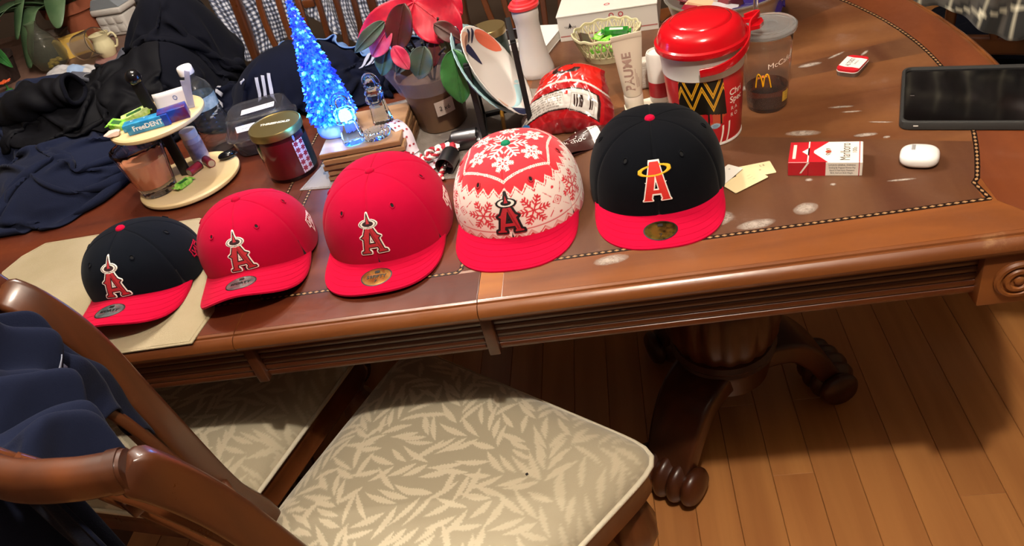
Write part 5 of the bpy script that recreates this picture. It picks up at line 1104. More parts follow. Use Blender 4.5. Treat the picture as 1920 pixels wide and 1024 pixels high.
MB().lathe([(0, 0), (.017, 0), (.021, .006), (.022, .014), (.018, .0165), (.010, .012), (0, .011)], 44, sx=1.15, sy=.8, wob=lambda a, z: 1+.05*math.cos(a*22)).build('dish', ice, cd_, 20)
# spotted ribbon, candy-striped cord and bells
ri = thing('ribbon', 'white ribbon with red spots hanging over the coaster stack edge', 'ribbon', (-.405, 1.222, T), R_(10)); 
path = smooth_path([(-.012, .030, .068), (.0, .012, .066), (.010, -.004, .052), (.014, -.020, .026), (.020, -.034, .010), (.010, -.050, .012), (.030, -.062, .006), (.060, -.052, .010), (.085, -.066, .004)], 6)
rw = .0125; V = []
rp = np.array(path); G = []
for i, p in enumerate(rp):
    d = rp[min(i+1, len(rp)-1)]-rp[max(0, i-1)]; sd = np.cross(d, (0, 0, 1.)); 
    sd = np.array((.9, .35, 0)) if i < 20 else sd/np.linalg.norm(sd); sd = sd/np.linalg.norm(sd); G.append([p-sd*rw, p, p+sd*rw])
ro = MB().grid(np.array(G)).build('ribbon_band', pbr('ribbon_white', '#cfc4cf', .5, sheen=.2), ri, 50, thick=.0004)
dots = MB()
for i in range(1, len(G)-1, 3):
    for q in ((-.5, 0) if i % 2 else (.5, 0)):
        c = np.array(G[i][1])+(np.array(G[i][2])-np.array(G[i][1]))*q*1.2; d = np.array(G[i+1][1])-np.array(G[i-1][1]); d /= np.linalg.norm(d); s = np.array(G[i][2])-np.array(G[i][0]); s /= np.linalg.norm(s); nn = np.cross(s, d); nn *= np.sign(nn[1]*-1+.3*nn[2]+1e-3)
        dots.add([tuple(c+nn*.0009+(d*math.cos(a)+s*math.sin(a))*.0021) for a in np.linspace(0, 2*PI, 10, endpoint=False)], [list(range(10))])
o = dots.build('ribbon_spot', pbr('spot_red', '#8c1a2c', .6), ro, 0, flip=None); o['kind'] = 'stuff'
def cord(pts, parent, r=.0026, nm_='cord_strand'):
    P = [np.array(p) for p in smooth_path(pts, 10)]; L = np.cumsum([0]+[np.linalg.norm(b-a) for a, b in zip(P[:-1], P[1:])]); n = int(L[-1]/.0016); S = np.linspace(0, L[-1], n); Q = np.stack([np.interp(S, L, [p[k] for p in P]) for k in range(3)], 1)
    for ph, m in ((0, pbr('cord_red', '#a01828', .7)), (PI, pbr('cord_white', '#ddd2cc', .7))):
        tub = []
        for i, p in enumerate(Q):
            d = Q[min(i+1, n-1)]-Q[max(0, i-1)]; d /= np.linalg.norm(d); u = np.cross(d, (.13, .2, .97)); u /= np.linalg.norm(u); w = np.cross(d, u); a = S[i]/.0175*2*PI+ph; tub.append(tuple(p+(u*math.cos(a)+w*math.sin(a))*r*.85))
        MB().tube(tub, r, 6).build(nm_, m, parent, 60)
ck = thing('striped_cord', 'tangled red and white twisted cord in front of poinsettia', 'cord', (-.360, 1.195, T+.0035))
cord([(-.056, .010, .012), (-.062, -.016, .006), (-.050, -.046, .003), (-.020, -.058, .003), (.010, -.050, .003), (.030, -.060, .003), (.034, -.072, .003)], ck)
cord([(-.052, .020, .012), (-.030, .024, .014), (-.012, .004, .010), (-.002, -.012, .012), (.010, .012, .014), (.028, .024, .014), (.040, .012, .010)], ck)
cord([(.044, -.010, .006), (.034, -.030, .005), (.030, -.056, .004), (.022, -.066, .003)], ck)
cord([(-.010, -.010, .014), (.006, -.020, .018), (.022, -.006, .018), (.014, .010, .020), (.0, .0, .018), (.010, -.014, .014)], ck)
cord([(-.038, -.044, .006), (-.030, -.022, .010), (-.014, -.010, .010)], ck, .0042)
cord([(.016, .014, .012), (.036, .014, .014), (.052, .008, .014)], ck, .0062)
def bell(label, loc, rx, rz, r=.0165, L=.046):
    b = thing('metal_bell', label, 'bell', loc, 0, 'metal bells on the striped cord'); b.rotation_euler = (rx, 0, rz); pr = [(.004, L+.003), (.009, L), (r*.93, L-.005), (r, L-.012), (r*1.02, .001), (r*1.02, 0), (r*.95, 0), (r*.93, .002), (r*.92, L-.014), (0, L-.006)]
    MB().lathe(pr, 40, caps=False).build('bell_shell', pbr('pewter', '#6f6e70', .32, metal=1), b, 40); MB().tube([(0, 0, L-.010), (0, 0, .006)], .0014, 6).build('clapper_rod', pbr('pewter', '#6f6e70', .32, metal=1), b, 40); MB().sphere((0, 0, .004), .0042, 8).build('clapper', pbr('pewter', '#6f6e70', .32, metal=1), b, 50)
    MB().tube([(.005*math.cos(a), 0, L+.005+.005*math.sin(a)) for a in np.linspace(0, 2*PI, 14, endpoint=False)], .0012, 6, closed=True).build('hanging_loop', pbr('pewter', '#6f6e70', .32, metal=1), b, 50)
bell('pewter bell with open mouth facing the table edge', (-.322, 1.143, T+.0172), -1.50, -.22)
bell('darker pewter bell lying behind the open-mouthed bell', (-.270, 1.228, T+.0172+.002), -1.57, 1.55, .018, .050)
# napkin holder: two wrought black panels on a base, paper plates and a pencil in it
wire = pbr('wrought_black', '#131214', .5)
nh = thing('napkin_holder', 'black wrought metal napkin holder with paper plates standing in it', 'holder', (-.222, 1.290, T+.0022), R_(8))
for sx in (-1, 1):
    x = .043*sx; H = .150 if sx < 0 else .172; y0, y1 = -.055, .055
    pn = MB()
    for a, b in (((x, y0, 0), (x, y0, H)), ((x, y1, 0), (x, y1, H)), ((x, y0, H), (x, y1, H)), ((x, y0, .004), (x, y1, .004))): pn.sweep([a, b], rrect(.010, .008, .0015), up=(0, 1, .01))
    fo = pn.build('panel_frame', wire, nh, 30); sc_ = MB()
    for k in range(4):
        yy = y0+.011+.022*(k+.5)-.0; sc_.tube([(x, yy, .006), (x, yy, H-.003)], .0011, 5)
        for zc in (.30, .62): sc_.tube([(x, yy+(.009-.0008*i)*math.cos(i*.5), H*zc+(.014-.0011*i)*math.sin(i*.5)) for i in range(13)], .0010, 5)
    if sx < 0: sc_.box((x, 0, H*.5), (.0022, .105, H-.01))
    sc_.build('scrollwork', wire, fo, 50)
for y in (-.055, .055): MB().sweep([(-.043, y, .003), (.043, y, .003)], rrect(.010, .009, .0015)).build('base_bar', wire, nh, 30)
def paper_plate(name, label, loc, n, r, m, marks, rim):
    p = thing(name, label, 'paper plate', loc, 0, 'paper plates in the napkin holder'); q = Vector(n).to_track_quat('Z', 'Y'); p.rotation_mode = 'QUATERNION'; p.rotation_quaternion = q
    def pz(rr): return 0 if rr < .72 else (.014*min(1, (rr-.72)/.16) if rr < .88 else .014+.002*(rr-.88)/.12)
    pr = [(r*t, pz(t)) for t in (1, .97, .94, .90, .87, .84, .80, .76, .72, .6, .3, 0)]
    MB().lathe(pr, 80, caps=False, wob=lambda a, z: 1+.006*math.cos(a*40)*(z > .006)).build('plate_disc', m, p, 50, thick=.0006)
    for a0, a1, r0, r1, mm in marks:
        g = np.array([[(r*t*math.cos(a), r*t*math.sin(a), pz(t)+.0010) for t in np.linspace(r0*(1 if True else 1), r1, 10)] for a in np.linspace(a0, a1, 12)])
        c = g.mean((0, 1)); k = []
        U_ = np.linspace(-1, 1, 12)
        for i in range(12):
            w = math.sqrt(max(0.02, 1-U_[i]**2)); k.append([g[i, 5]*(1-w)+g[i, j]*w for j in range(10)])
        k = np.array(k); rr_ = np.hypot(k[..., 0], k[..., 1])/r; k[..., 2] = np.vectorize(pz)(rr_)+.0010; MB().grid(k).build('printed_shape', mm, p, 0, flip=None)
    return p
coral_p = pbr('print_coral', '#d4694e', .6); navy_p = pbr('print_navy', '#1c2344', .6); peach_p = pbr('print_peach', '#d8a890', .6); teal_p = pbr('plate_teal', '#9fc2c8', .6)
plw = pbr('plate_white', '#d8d2cc', .5)
q_ = Vector((.86, -.05, .5)).normalized()
pA = paper_plate('paper_plate', 'white paper plate with coral and navy print leaning in holder', (-.228, 1.284, T+.105), q_, .093, plw, [(.05, 1.0, .74, .98, coral_p), (1.35, 2.2, .70, .98, peach_p), (1.25, 1.75, .28, .86, navy_p), (1.02, 1.14, .72, .95, navy_p), (1.22, 1.34, .74, .95, navy_p), (-2.5, -1.9, .74, .99, navy_p), (-2.95, -2.62, .72, .95, peach_p)], None)
paper_plate('paper_plate', 'pale teal paper plate behind the coral-printed plate', (-.243, 1.290, T+.109), Vector((.84, -.12, .52)).normalized(), .092, teal_p, [(1.2, 1.9, .74, .97, navy_p), (2.1, 2.3, .76, .95, navy_p)], None)
pc = thing('pencil', 'yellow pencil with pink eraser lying under the napkin holder', 'pencil', (-.222, 1.240, T+.0058), R_(98)); hexs = [(.0037*math.cos(a), .0037*math.sin(a)) for a in np.linspace(0, 2*PI, 6, endpoint=False)]
MB().sweep([(.012, 0, 0), (.14, 0, 0)], hexs).build('shaft', pbr('pencil_yellow', '#d09028', .4), pc, 0); MB().lathe([(.0037, .006), (.0039, .007), (.0039, .013), (.0037, .013)], 16, rot(0, PI/2, 0)).build('ferrule', pbr('ferrule', '#b0a080', .3, metal=.9), pc, 30); MB().lathe([(.003, 0), (.0036, .001), (.0036, .007)], 16, rot(0, PI/2, 0)).build('eraser', pbr('eraser_pink', '#c86a68', .7), pc, 40); MB().lathe([(.0037, .14), (.0006, .158), (0, .160)], 6, rot(0, PI/2, 0)).build('sharpened_tip', birch, pc, 0)
# ------------------------------------------------------------------ poinsettias and potted plants
def leaf_mesh(base, tip, w, m, parent, name='leaf', bend=.12, cup=.15, facing=(0, -1, .25), lobes=0., twist=0.):
    """one leaf: pointed oval blade with raised midrib and quilted veins"""
    b, t = Vector(base), Vector(tip); L = (t-b).length; d = (t-b)/L; f = Vector(facing); s = d.cross(f)
    if s.length < 1e-4: s = Vector((1, 0, 0))
    s.normalize(); n = s.cross(d).normalized(); n = n if n.dot(f) > 0 else -n; nu, nv = 22, 14; G = []
    for i in range(nu+1):
        u = i/nu; wid = w*2.42*(u**.62)*((1-u)**.80)+.0004; row = []
        for j in range(nv+1):
            v = -1+2*j/nv; vein = .0012*math.sin((u*9-abs(v)*2.2)*2*PI)*(1-abs(v)*.4)*math.sin(PI*u); z = -bend*L*(u-.35)**2+cup*wid*abs(v)**1.3*1.6+vein*w/.03+.10*w*v*v*math.sin(u*11+v*1.5)+.0015*(abs(v) < .1)
            p = b+d*(u*L)+s*(v*wid)+n*z+n*(twist*v*wid*u); row.append(tuple(p))
        G.append(row)
    o = MB().grid(np.array(G)).build(name, m, parent, 60, thick=.0007)
    vn = MB(); mid = nv//2; vn.tube([Vector(G[i][mid])+n*.0008 for i in range(nu+1)], [.0011*(1-i/nu)+.0003 for i in range(nu+1)], 5)
    vn.build('midrib', m, o, 60); return o
lf_red = pbr('bract_red', '#c81834', .5, sss=.25, var=(60, '#b01430')); lf_pink = pbr('bract_pink', '#c82e58', .5, sss=.2, var=(40, '#d8607a')); lf_wine = pbr('leaf_wine', '#5c1c22', .5, var=(40, '#4a2a24')); lf_green = pbr('leaf_green', '#2f6a30', .45, var=(50, '#27582a')); lf_dull = pbr('leaf_dull_green', '#3a4f42', .5, var=(40, '#4c5248')); lf_teal = pbr('leaf_teal', '#3e5f58', .5); lf_olive = pbr('leaf_olive', '#5f5a30', .5, var=(60, '#7a6a3c')); stem_m = pbr('stem_dark', '#2a2018', .7)
kraft = pbr('kraft_wrap', '#5c4432', .5, coat=.25, var=(14, '#6b5038'), bump=(25, .5))
PX, PY = -.352, 1.345
pn = thing('poinsettia', 'red poinsettia in a brown wrapped pot behind the bells', 'plant', (PX, PY, T+.0022))
def L(p): return (p[0]-PX, p[1]-PY, p[2]-T-.0022)
MB().lathe([(.040, 0), (.046, .002), (.050, .030), (.058, .075), (.066, .108), (.067, .112), (.064, .112), (.060, .092), (0, .090)], 48, wob=lambda a, z: 1+.018*math.sin(a*6+z*30)+.010*math.sin(a*17)).build('wrapped_pot', kraft, pn, 50)
cel = MB(); P = []
for z, r in ((.085, .0655), (.105, .070), (.125, .076), (.140, .080)): P.append([(r*(1+(z-.08)*1.6*math.sin(a*9)*.35+(z-.08)*.8*math.sin(a*23))*math.cos(a), r*(1+(z-.08)*1.6*math.sin(a*9)*.35)*math.sin(a), z+.006*math.sin(a*5)*(z-.08)/.06) for a in np.linspace(0, 2*PI, 90, endpoint=False)])
cel.grid(np.array(P), wrap=True).build('cellophane_collar', pbr('cellophane', '#b8b4c0', .15, trans=.6, ior=1.25, alpha=.45), pn, 20)
MB().lathe([(0, .088), (.060, .089)], 30).build('soil', pbr('soil', '#20150e', .95, bump=(200, 1)), pn, 0)
tg_ = MB().grid(np.array([[(.0605*math.cos(a)*1.0+.0006, .0605*math.sin(a)-.0022, z+.10*(a+1.2)*.05) for z in np.linspace(.044, .072, 4)] for a in np.linspace(-1.45, -.85, 8)])).build('pot_label', pbr('label_beige', '#a89a8e', .5), pn, 0, flip=None); tg_.scale = (1.0, 1.0, 1)
tg_.location = (0, -.001, 0)
lettering('2 x6', .012, lambda u, v: (.0625*math.cos(-1.15+u/.062), .0625*math.sin(-1.15+u/.062)-.003, .058+v), ink, tg_)
for base, tip in (((-.352, 1.345, .855), (-.330, 1.33, 1.0)), ((-.35, 1.345, .855), (-.365, 1.29, .99)), ((-.345, 1.345, .86), (-.30, 1.31, .98)), ((-.35, 1.34, .86), (-.385, 1.30, .97)), ((-.345, 1.34, .86), (-.29, 1.26, .945)), ((-.35, 1.34, .86), (-.335, 1.29, .95))):
    a, b = Vector(L(base)), Vector(L(tip)); mid = (a+b)/2+Vector((0, 0, .012)); MB().tube(smooth_path([a, mid, b], 6), .0021, 7).build('stem', stem_m, pn, 60)
LV = [((-.335, 1.320, 1.012), (-.268, 1.305, .938), .036, lf_red, .1), ((-.335, 1.32, 1.012), (-.455, 1.305, .968), .022, lf_red, .15), ((-.340, 1.27, 1.028), (-.380, 1.262, .948), .020, lf_wine, .15),
      ((-.376, 1.268, .995), (-.425, 1.268, .950), .017, lf_pink, .2), ((-.394, 1.28, .958), (-.420, 1.275, .910), .014, lf_teal, .1), ((-.380, 1.262, 1.008), (-.446, 1.25, .970), .011, lf_dull, .2), ((-.376, 1.255, .966), (-.359, 1.245, .924), .012, lf_pink, .3),
      ((-.275, 1.245, .945), (-.281, 1.228, .852), .0235, lf_green, .12), ((-.330, 1.28, .946), (-.357, 1.27, .893), .019, lf_dull, .2), ((-.304, 1.285, .980), (-.262, 1.278, .942), .013, lf_wine, .2), ((-.298, 1.30, .962), (-.288, 1.295, .912), .012, lf_olive, .2),
      ((-.322, 1.355, .985), (-.262, 1.37, 1.01), .028, lf_red, .1), ((-.335, 1.35, .995), (-.36, 1.38, 1.06), .026, lf_red, .1), ((-.315, 1.34, .995), (-.335, 1.32, .935), .016, lf_wine, .2), ((-.305, 1.345, 1.0), (-.262, 1.340, .968), .026, lf_red, .1),
      ((-.385, 1.30, .985), (-.435, 1.31, .975), .010, lf_pink, .1), ((-.33, 1.33, 1.0), (-.375, 1.35, 1.04), .022, lf_red, .15), ((-.31, 1.30, .955), (-.325, 1.285, .905), .010, lf_wine, .2), ((-.36, 1.33, .93), (-.40, 1.30, .90), .013, lf_dull, .2)]
for b, t, w, m, bd_ in LV: leaf_mesh(L(b), L(t), w*1.28, m, pn, bend=bd_, facing=(.1, -.85, .5))
# far left: sideboard with plants and china
sbd = thing('sideboard', 'low dark wooden sideboard behind table at far left', 'sideboard', (-2.05, 2.42, 0))
sw = wood('sideboard_wood', '#5a4238', '#6e5246', .4, axis=0, fine=50)
MB().box((0, 0, .722), (1.15, .66, .030), .006).build('top', sw, sbd, 40); MB().box((0, .01, .385), (1.08, .60, .640), .004).build('carcass', sw, sbd, 40)
for x in (-.36, 0, .36): d_ = MB().box((x, -.300, .40), (.335, .022, .56), .004).build('door', sw, sbd, 40); MB().sphere((.13, -.318, .42) if x < 0 else (x-.13, -.318, .42), .012, 8).build('knob', pbr('brass_knob', '#8a7444', .3, metal=.9), d_, 50)
for x in (-.5, .5):
    for y in (-.25, .25): MB().box((x, y, .032), (.06, .06, .064), .006).build('foot', sw, sbd, 40)
ZB = .738
terr = pbr('terracotta', '#8a4a30', .75, bump=(60, .2)); lfs = pbr('strap_leaf', '#4c6444', .5, sss=.1, var=(20, '#3c5638'))
pp = thing('potted_plant', 'strap-leaved green plant in a terracotta pot on sideboard', 'plant', (-1.78, 2.50, ZB))
MB().lathe([(.060, 0), (.064, .002), (.082, .105), (.092, .106), (.094, .140), (.087, .141), (.084, .128), (0, .125)], 48).build('pot', terr, pp, 40)
rg = random.Random(5)
for k, (dx, dy, h, w) in enumerate(((-.26, -.10, .08, .020), (-.32, -.02, .14, .022), (-.20, -.16, .02, .018), (.06, -.16, .02, .020), (-.08, -.20, .00, .016), (.14, -.12, .10, .020), (-.30, .08, .22, .020), (-.16, -.05, .26, .022), (.02, .05, .34, .022), (.16, .06, .28, .02), (-.24, -.18, -.02, .016), (-.10, .1, .36, .02))):
    b = Vector((rg.uniform(-.03, .03), rg.uniform(-.03, .03), .125)); mid = Vector((dx*.45, dy*.45, .22+max(h, 0)*.6)); tip = Vector((dx*1.05, dy*1.05, .10+h)); pth = smooth_path([b, mid, tip], 10); n = len(pth); G = []
    for i, p in enumerate(pth):
        p = Vector(p); d = Vector(pth[min(i+1, n-1)])-Vector(pth[max(0, i-1)]); s = d.cross(Vector((0, 0, 1))); s = s.normalized() if s.length > 1e-5 else Vector((1, 0, 0)); ww = 1.7*w*math.sin(PI*(.12+.88*i/n))**.7+.0008; G.append([tuple(p-s*ww+Vector((0, 0, .3*ww))), tuple(p), tuple(p+s*ww+Vector((0, 0, .3*ww)))])
    MB().grid(np.array(G)).build('leaf', lfs, pp, 60, thick=.0012)
for pth in ([(-.05, -.03, .13), (-.2, -.12, .16), (-.36, -.2, .10)], [(-.03, -.05, .13), (-.14, -.16, .17), (-.30, -.32, .05)], [(0, -.05, .13), (-.03, -.16, .15), (-.06, -.26, .02)], [(-.05, 0, .13), (-.22, -.02, .19), (-.42, -.08, .15)], [(-.02, -.04, .13), (-.10, -.14, .18), (-.2, -.28, .10)], [(.02, -.04, .13), (.06, -.13, .17), (.08, -.22, .11)]):
    pth = smooth_path(pth, 12); n = len(pth); G = []
    for i, p in enumerate(pth):
        p = Vector(p); d = Vector(pth[min(i+1, n-1)])-Vector(pth[max(0, i-1)]); s = d.cross(Vector((0, 0, 1))).normalized(); ww = .036*math.sin(PI*(.12+.88*i/n))**.7+.0008; G.append([tuple(p-s*ww+Vector((0, 0, .3*ww))), tuple(p), tuple(p+s*ww+Vector((0, 0, .3*ww)))])
    MB().grid(np.array(G)).build('leaf', lfs, pp, 60, thick=.0012)
p2 = thing('poinsettia', 'small red-leaved poinsettia at the left edge of sideboard', 'plant', (-1.93, 2.22, ZB))
MB().lathe([(.045, 0), (.060, .07), (.064, .072), (.064, .085), (0, .080)], 36).build('pot', pbr('dark_pot', '#2a1c18', .6), p2, 40)
for b, t, w, m in (((.0, 0, .23), (.135, -.04, .195), .026, lf_red), ((0, 0, .24), (.02, -.10, .25), .030, lf_red), ((.0, 0, .19), (.12, -.09, .130), .032, lf_dull), ((0, 0, .13), (.04, -.12, .06), .024, lf_dull), ((.02, 0, .12), (.10, -.06, .060), .018, lf_green), ((-.02, 0, .15), (-.10, -.08, .12), .024, lf_green)): leaf_mesh(b, t, w, m, p2, facing=(.1, -.7, .7))
for x, y in ((0, 0), (.01, .01)): MB().tube([(x, y, .08), (x*.5, y*.5, .24)], .003, 6).build('stem', stem_m, p2, 60)
of_ = thing('orange_flower', 'small orange silk flower under the sideboard poinsettia', 'flower', (-1.860, 2.13, ZB))
for k in range(6): a = k*PI/3; leaf_mesh((0, 0, .022), (.022*math.cos(a), .022*math.sin(a), .030), .008, pbr('orange_petal', '#d0562a', .5), of_, 'petal', facing=(0, 0, 1))
MB().lathe([(.012, 0), (.010, .004), (.003, .006), (.003, .022)], 12).build('calyx', lf_green, of_, 50)
gv = thing('glass_vase', 'pear-shaped glass jar with yellow bits on sideboard', 'vase', (-1.765, 2.255, ZB))
gpr = [(0, .002), (.030, .0), (.046, .012), (.054, .040), (.050, .072), (.034, .105), (.020, .125), (.017, .140), (.020, .148)]
MB().lathe(gpr+[(r-.0022 if r > .003 else 0, z+(.003 if z < .01 else 0)) for r, z in gpr][::-1], 40, caps=False).build('glass', pbr('vase_glass', '#d4d6c8', .06, trans=.965, ior=1.15), gv, 50)
for k in range(14): a = k*2.4; MB().sphere((.022*math.cos(a)*(k % 3)/2, .022*math.sin(a)*(k % 3)/2, .014+.004*(k//4)), (.009, .007, .006), 5).build('yellow_bit', pbr('yellow_bit', '#b89a3a', .5), gv, 50)
gm = thing('glass_mug', 'clear faceted glass mug on its side on sideboard', 'mug', (-1.655, 2.265, ZB+.043)); gm.rotation_euler = (R_(78), 0, R_(70))
mp_ = [(0, .002), (.036, 0), (.040, .004), (.042, .095), (.0395, .095), (.037, .008), (0, .007)]
MB().lathe(mp_, 24, caps=False).build('glass', pbr('mug_glass', '#e4e0da', .05, trans=.97, ior=1.2), gm, 25); MB().tube(smooth_path([(.040, 0, .078), (.060, 0, .080), (.068, 0, .052), (.058, 0, .022), (.040, 0, .020)], 6), .005, 8).build('handle', pbr('mug_glass', '#e4e0da', .05, trans=.97, ior=1.2), gm, 50)
yb_ = thing('yellow_box', 'small yellow and tan carton behind the glass mug', 'box', (-1.735, 2.345, ZB), R_(20)); MB().box((0, 0, .032), (.10, .04, .064), .001).build('carton', pbr('carton_yellow', '#c9a24c', .6), yb_, 0); MB().box((.02, -.0205, .03), (.06, .001, .04), 0).build('carton_label', pbr('carton_tan', '#b39a7c', .6), yb_, 0)
cs = thing('coaster', 'round dusty pink coaster under the cream pitcher', 'coaster', (-1.556, 2.245, ZB)); MB().lathe([(.052, 0), (.054, .002), (.054, .006), (.050, .0075), (0, .0075)], 48).build('disc', pbr('dusty_pink', '#86605a', .6), cs, 40); MB().lathe([(.0545, .0025), (.0555, .004), (.0545, .0055)], 48, caps=False).build('rim', pbr('dusty_pink_dark', '#74504c', .6), cs, 40)
jg = thing('cream_pitcher', 'tiny cream china pitcher with handle on pink coaster', 'pitcher', (-1.567, 2.250, ZB+.0075), R_(10))
MB().lathe([(0, .001), (.022, 0), (.024, .003), (.030, .022), (.031, .034), (.026, .050), (.025, .056), (.031, .070), (.029, .070), (.023, .056), (.028, .034), (0, .006)], 40, caps=False, wob=lambda a, z: 1+.03*math.cos(a*16)*(.01 < z < .05)).build('body', cream, jg, 50); MB().tube(smooth_path([(.025, .0, .060), (.042, 0, .064), (.047, 0, .044), (.038, 0, .024), (.029, 0, .022)], 6), .0035, 8).build('handle', cream, jg, 50)
# white glazed houses
wh = thing('ceramic_house', 'white glazed miniature house with grid windows on sideboard', 'ornament', (-1.640, 2.50, ZB), R_(-10)); gz = pbr('white_glaze', '#b9b4ae', .3)
MB().box((0, 0, .035), (.115, .08, .07), .008, seg=3).build('house_body', gz, wh, 40)
for i in range(3):
    for j in range(2): MB().box((-.034+.034*i, -.0405, .024+.030*j), (.027, .006, .024), .004).build('window_pillow', gz, wh, 40)
MB().box((0, 0, .083), (.125, .09, .022), .008, seg=3).build('eave', gz, wh, 40); MB().prism([(-.06, .094), (.06, .094), (.035, .125), (-.035, .125)], -.04, .04, M=rot(PI/2)).build('roof', pbr('roof_grey', '#7c8288', .5), wh, 30); MB().sphere((0, 0, .130), (.045, .036, .022), 8).build('snow_cap', gz, wh, 50)
fr_ = thing('picture_frame', 'black glitter picture frame with a pink picture on sideboard', 'picture frame', (-1.56, 2.60, ZB+.002), R_(-14)); fr_.rotation_euler.x = R_(-18); gl_ = pbr('black_glitter', '#1a1a1e', .35, metal=.4, bump=(350, 1), var=(220, '#6c6c74'))
for c, d in (((-.062, 0, .09), (.036, .012, .18)), ((.062, 0, .09), (.036, .012, .18)), ((0, 0, .016), (.09, .012, .032)), ((0, 0, .164), (.09, .012, .032))): MB().box(c, d, .002).build('frame_bar', gl_, fr_, 30)
MB().box((0, .003, .09), (.09, .002, .12), 0).build('picture', pbr('picture_dark', '#1c1218', .4), fr_, 0); MB().add([(x*.030, .0016, .088+z*.045) for x, z in ((-.3, -1), (.5, -1), (.3, -.3), (.9, -.5), (.7, .1), (.2, .2), (.3, 1), (-.3, .8), (-.4, .2), (-1, .1), (-.7, -.3), (-.2, -.2))], [list(range(12))]).build('pink_figure', pbr('picture_pink', '#a8485c', .5), fr_, 0, flip=None)
MB().sweep([(0, .006, .15), (0, .07, .0)], rrect(.03, .003, .001)).build('easel_leg', gl_, fr_, 30)
wk = thing('wicker_box', 'small woven box behind the glass jar on sideboard', 'box', (-1.82, 2.37, ZB), .2); wkm = pbr('wicker', '#4f4238', .8, bump=(150, 1)); MB().box((0, 0, .035), (.11, .07, .07), .004).build('basket_body', wkm, wk, 30); MB().box((0, 0, .074), (.116, .076, .008), .003).build('lid', wkm, wk, 30)
# ------------------------------------------------------------------ heaps of clothes at the back left
HX0, HY0, HS = -1.75, 1.0, .01; HNX, HNY = 160, 115
hx, hy = np.meshgrid(HX0+HS*np.arange(HNX), HY0+HS*np.arange(HNY), indexing='ij')
HF = np.where(hy < 1.735, T, .62).astype(float); HF[hx < -1.42] = .62
def mound(x, y, h, rx, ry, base=T):
    global HF
    q = ((hx-x)/rx)**2+((hy-y)/ry)**2; HF = np.maximum(HF, base+h*np.clip(1-q, 0, 1)**.6*(q < 1)-1e-4*(q >= 1))
def hsample(X, Y, F):
    fx = np.clip((X-HX0)/HS, 0, HNX-1.001); fy = np.clip((Y-HY0)/HS, 0, HNY-1.001); i = fx.astype(int); j = fy.astype(int); a = fx-i; b = fy-j
    return (F[i, j]*(1-a)+F[i+1, j]*a)*(1-b)+(F[i, j+1]*(1-a)+F[i+1, j+1]*a)*b
def ylim(X): return np.where(X > -.985, 1.475, np.where(X < -1.06, 1.172, 1.172+(X+1.06)/.075*.303))
def drop(cx, cy, lx, ly, squeeze, rz, seed, n=58, steps=70, iters=5, front=True, thick=.004, amp=.03):
    """a sheet larger than its footprint falls on the heap and buckles into folds"""
    m = max(12, int(n*ly/lx)); s = lx/(n-1); u, v = np.meshgrid(np.linspace(-.5, .5, n), np.linspace(-.5, .5, m), indexing='ij')
    X = u*lx*squeeze; Y = v*ly*squeeze; c, q = math.cos(rz), math.sin(rz); P = np.stack([cx+X*c-Y*q, cy+X*q+Y*c, 0*X], -1)
    P[..., 0] += .02*(vnoise(u*5+9, v*5+9, seed)-.5); P[..., 1] += .02*(vnoise(u*5+30, v*5+9, seed+1)-.5)
    P[..., 2] = hsample(P[..., 0], P[..., 1], HF)+.02+amp*vnoise(u*7+20, v*7+20, seed+2)+amp*.5*vnoise(u*15+20, v*15+20, seed+3)
    Q = P.copy(); cons = []
    def pairs(di, dj, L, k):
        for par in (0, 1):
            A = [slice(None), slice(None)]; 
            i = np.arange(0, n-di) if di else np.arange(n); j = np.arange(0, m-abs(dj)) if dj >= 0 else np.arange(-dj, m)
            key = i if di else j; sel = (key//max(di, abs(dj))) % 2 == par
            if di: i = i[sel]
            else: j = j[sel]
            I, J = np.meshgrid(i, j, indexing='ij'); cons.append((I, J, I+di, J+dj, L, k))
    pairs(1, 0, s, 1.); pairs(0, 1, s, 1.); pairs(1, 1, s*1.414, .6); pairs(1, -1, s*1.414, .6); pairs(2, 0, 2*s, .22); pairs(0, 2, 2*s, .22); pairs(4, 0, 4*s, .04); pairs(0, 4, 4*s, .04)
    for st in range(steps):
        V = (P-Q)*.94; V[..., 2] -= .0016; Q = P.copy(); P = P+np.clip(V, -.02, .02)
        for _ in range(iters):
            for I, J, K, L_, L0, k in cons:
                d = P[K, L_]-P[I, J]; l = np.sqrt((d*d).sum(-1))+1e-9; f = (k*.5*(l-L0)/l)[..., None]*d; P[I, J] += f; P[K, L_] -= f
            h = hsample(P[..., 0], P[..., 1], HF)+thick; hit = P[..., 2] < h; P[..., 2] = np.where(hit, h, P[..., 2])
            P[..., :2] = np.where(hit[..., None], Q[..., :2]+(P[..., :2]-Q[..., :2])*.45, P[..., :2])
            if front: yl = ylim(P[..., 0]); P[..., 1] = np.maximum(P[..., 1], yl)
    return P
def raise_field(P):
    global HF
    F = HF.copy()
    for a in np.linspace(0, 1, 3):
        for b in np.linspace(0, 1, 3):
            q = (P[:-1, :-1]*(1-a)+P[1:, :-1]*a)*(1-b)+(P[:-1, 1:]*(1-a)+P[1:, 1:]*a)*b
            i = np.clip(((q[..., 0]-HX0)/HS).round().astype(int), 0, HNX-1); j = np.clip(((q[..., 1]-HY0)/HS).round().astype(int), 0, HNY-1); np.maximum.at(F, (i, j), q[..., 2])
    HF = F
def cloth(name): 
    return None
def garment(name, label, cat, m, P, group='clothes heaped on the back of the table', part='cloth'):
    o = Vector((float(P[..., 0].mean()), float(P[..., 1].mean()), float(P[..., 2].min()))); t = thing(name, label, cat, o, 0, group)
    MB().grid(P-np.array(o)).build(part, m, t, 80, thick=.004, sub=1); raise_field(P); return t
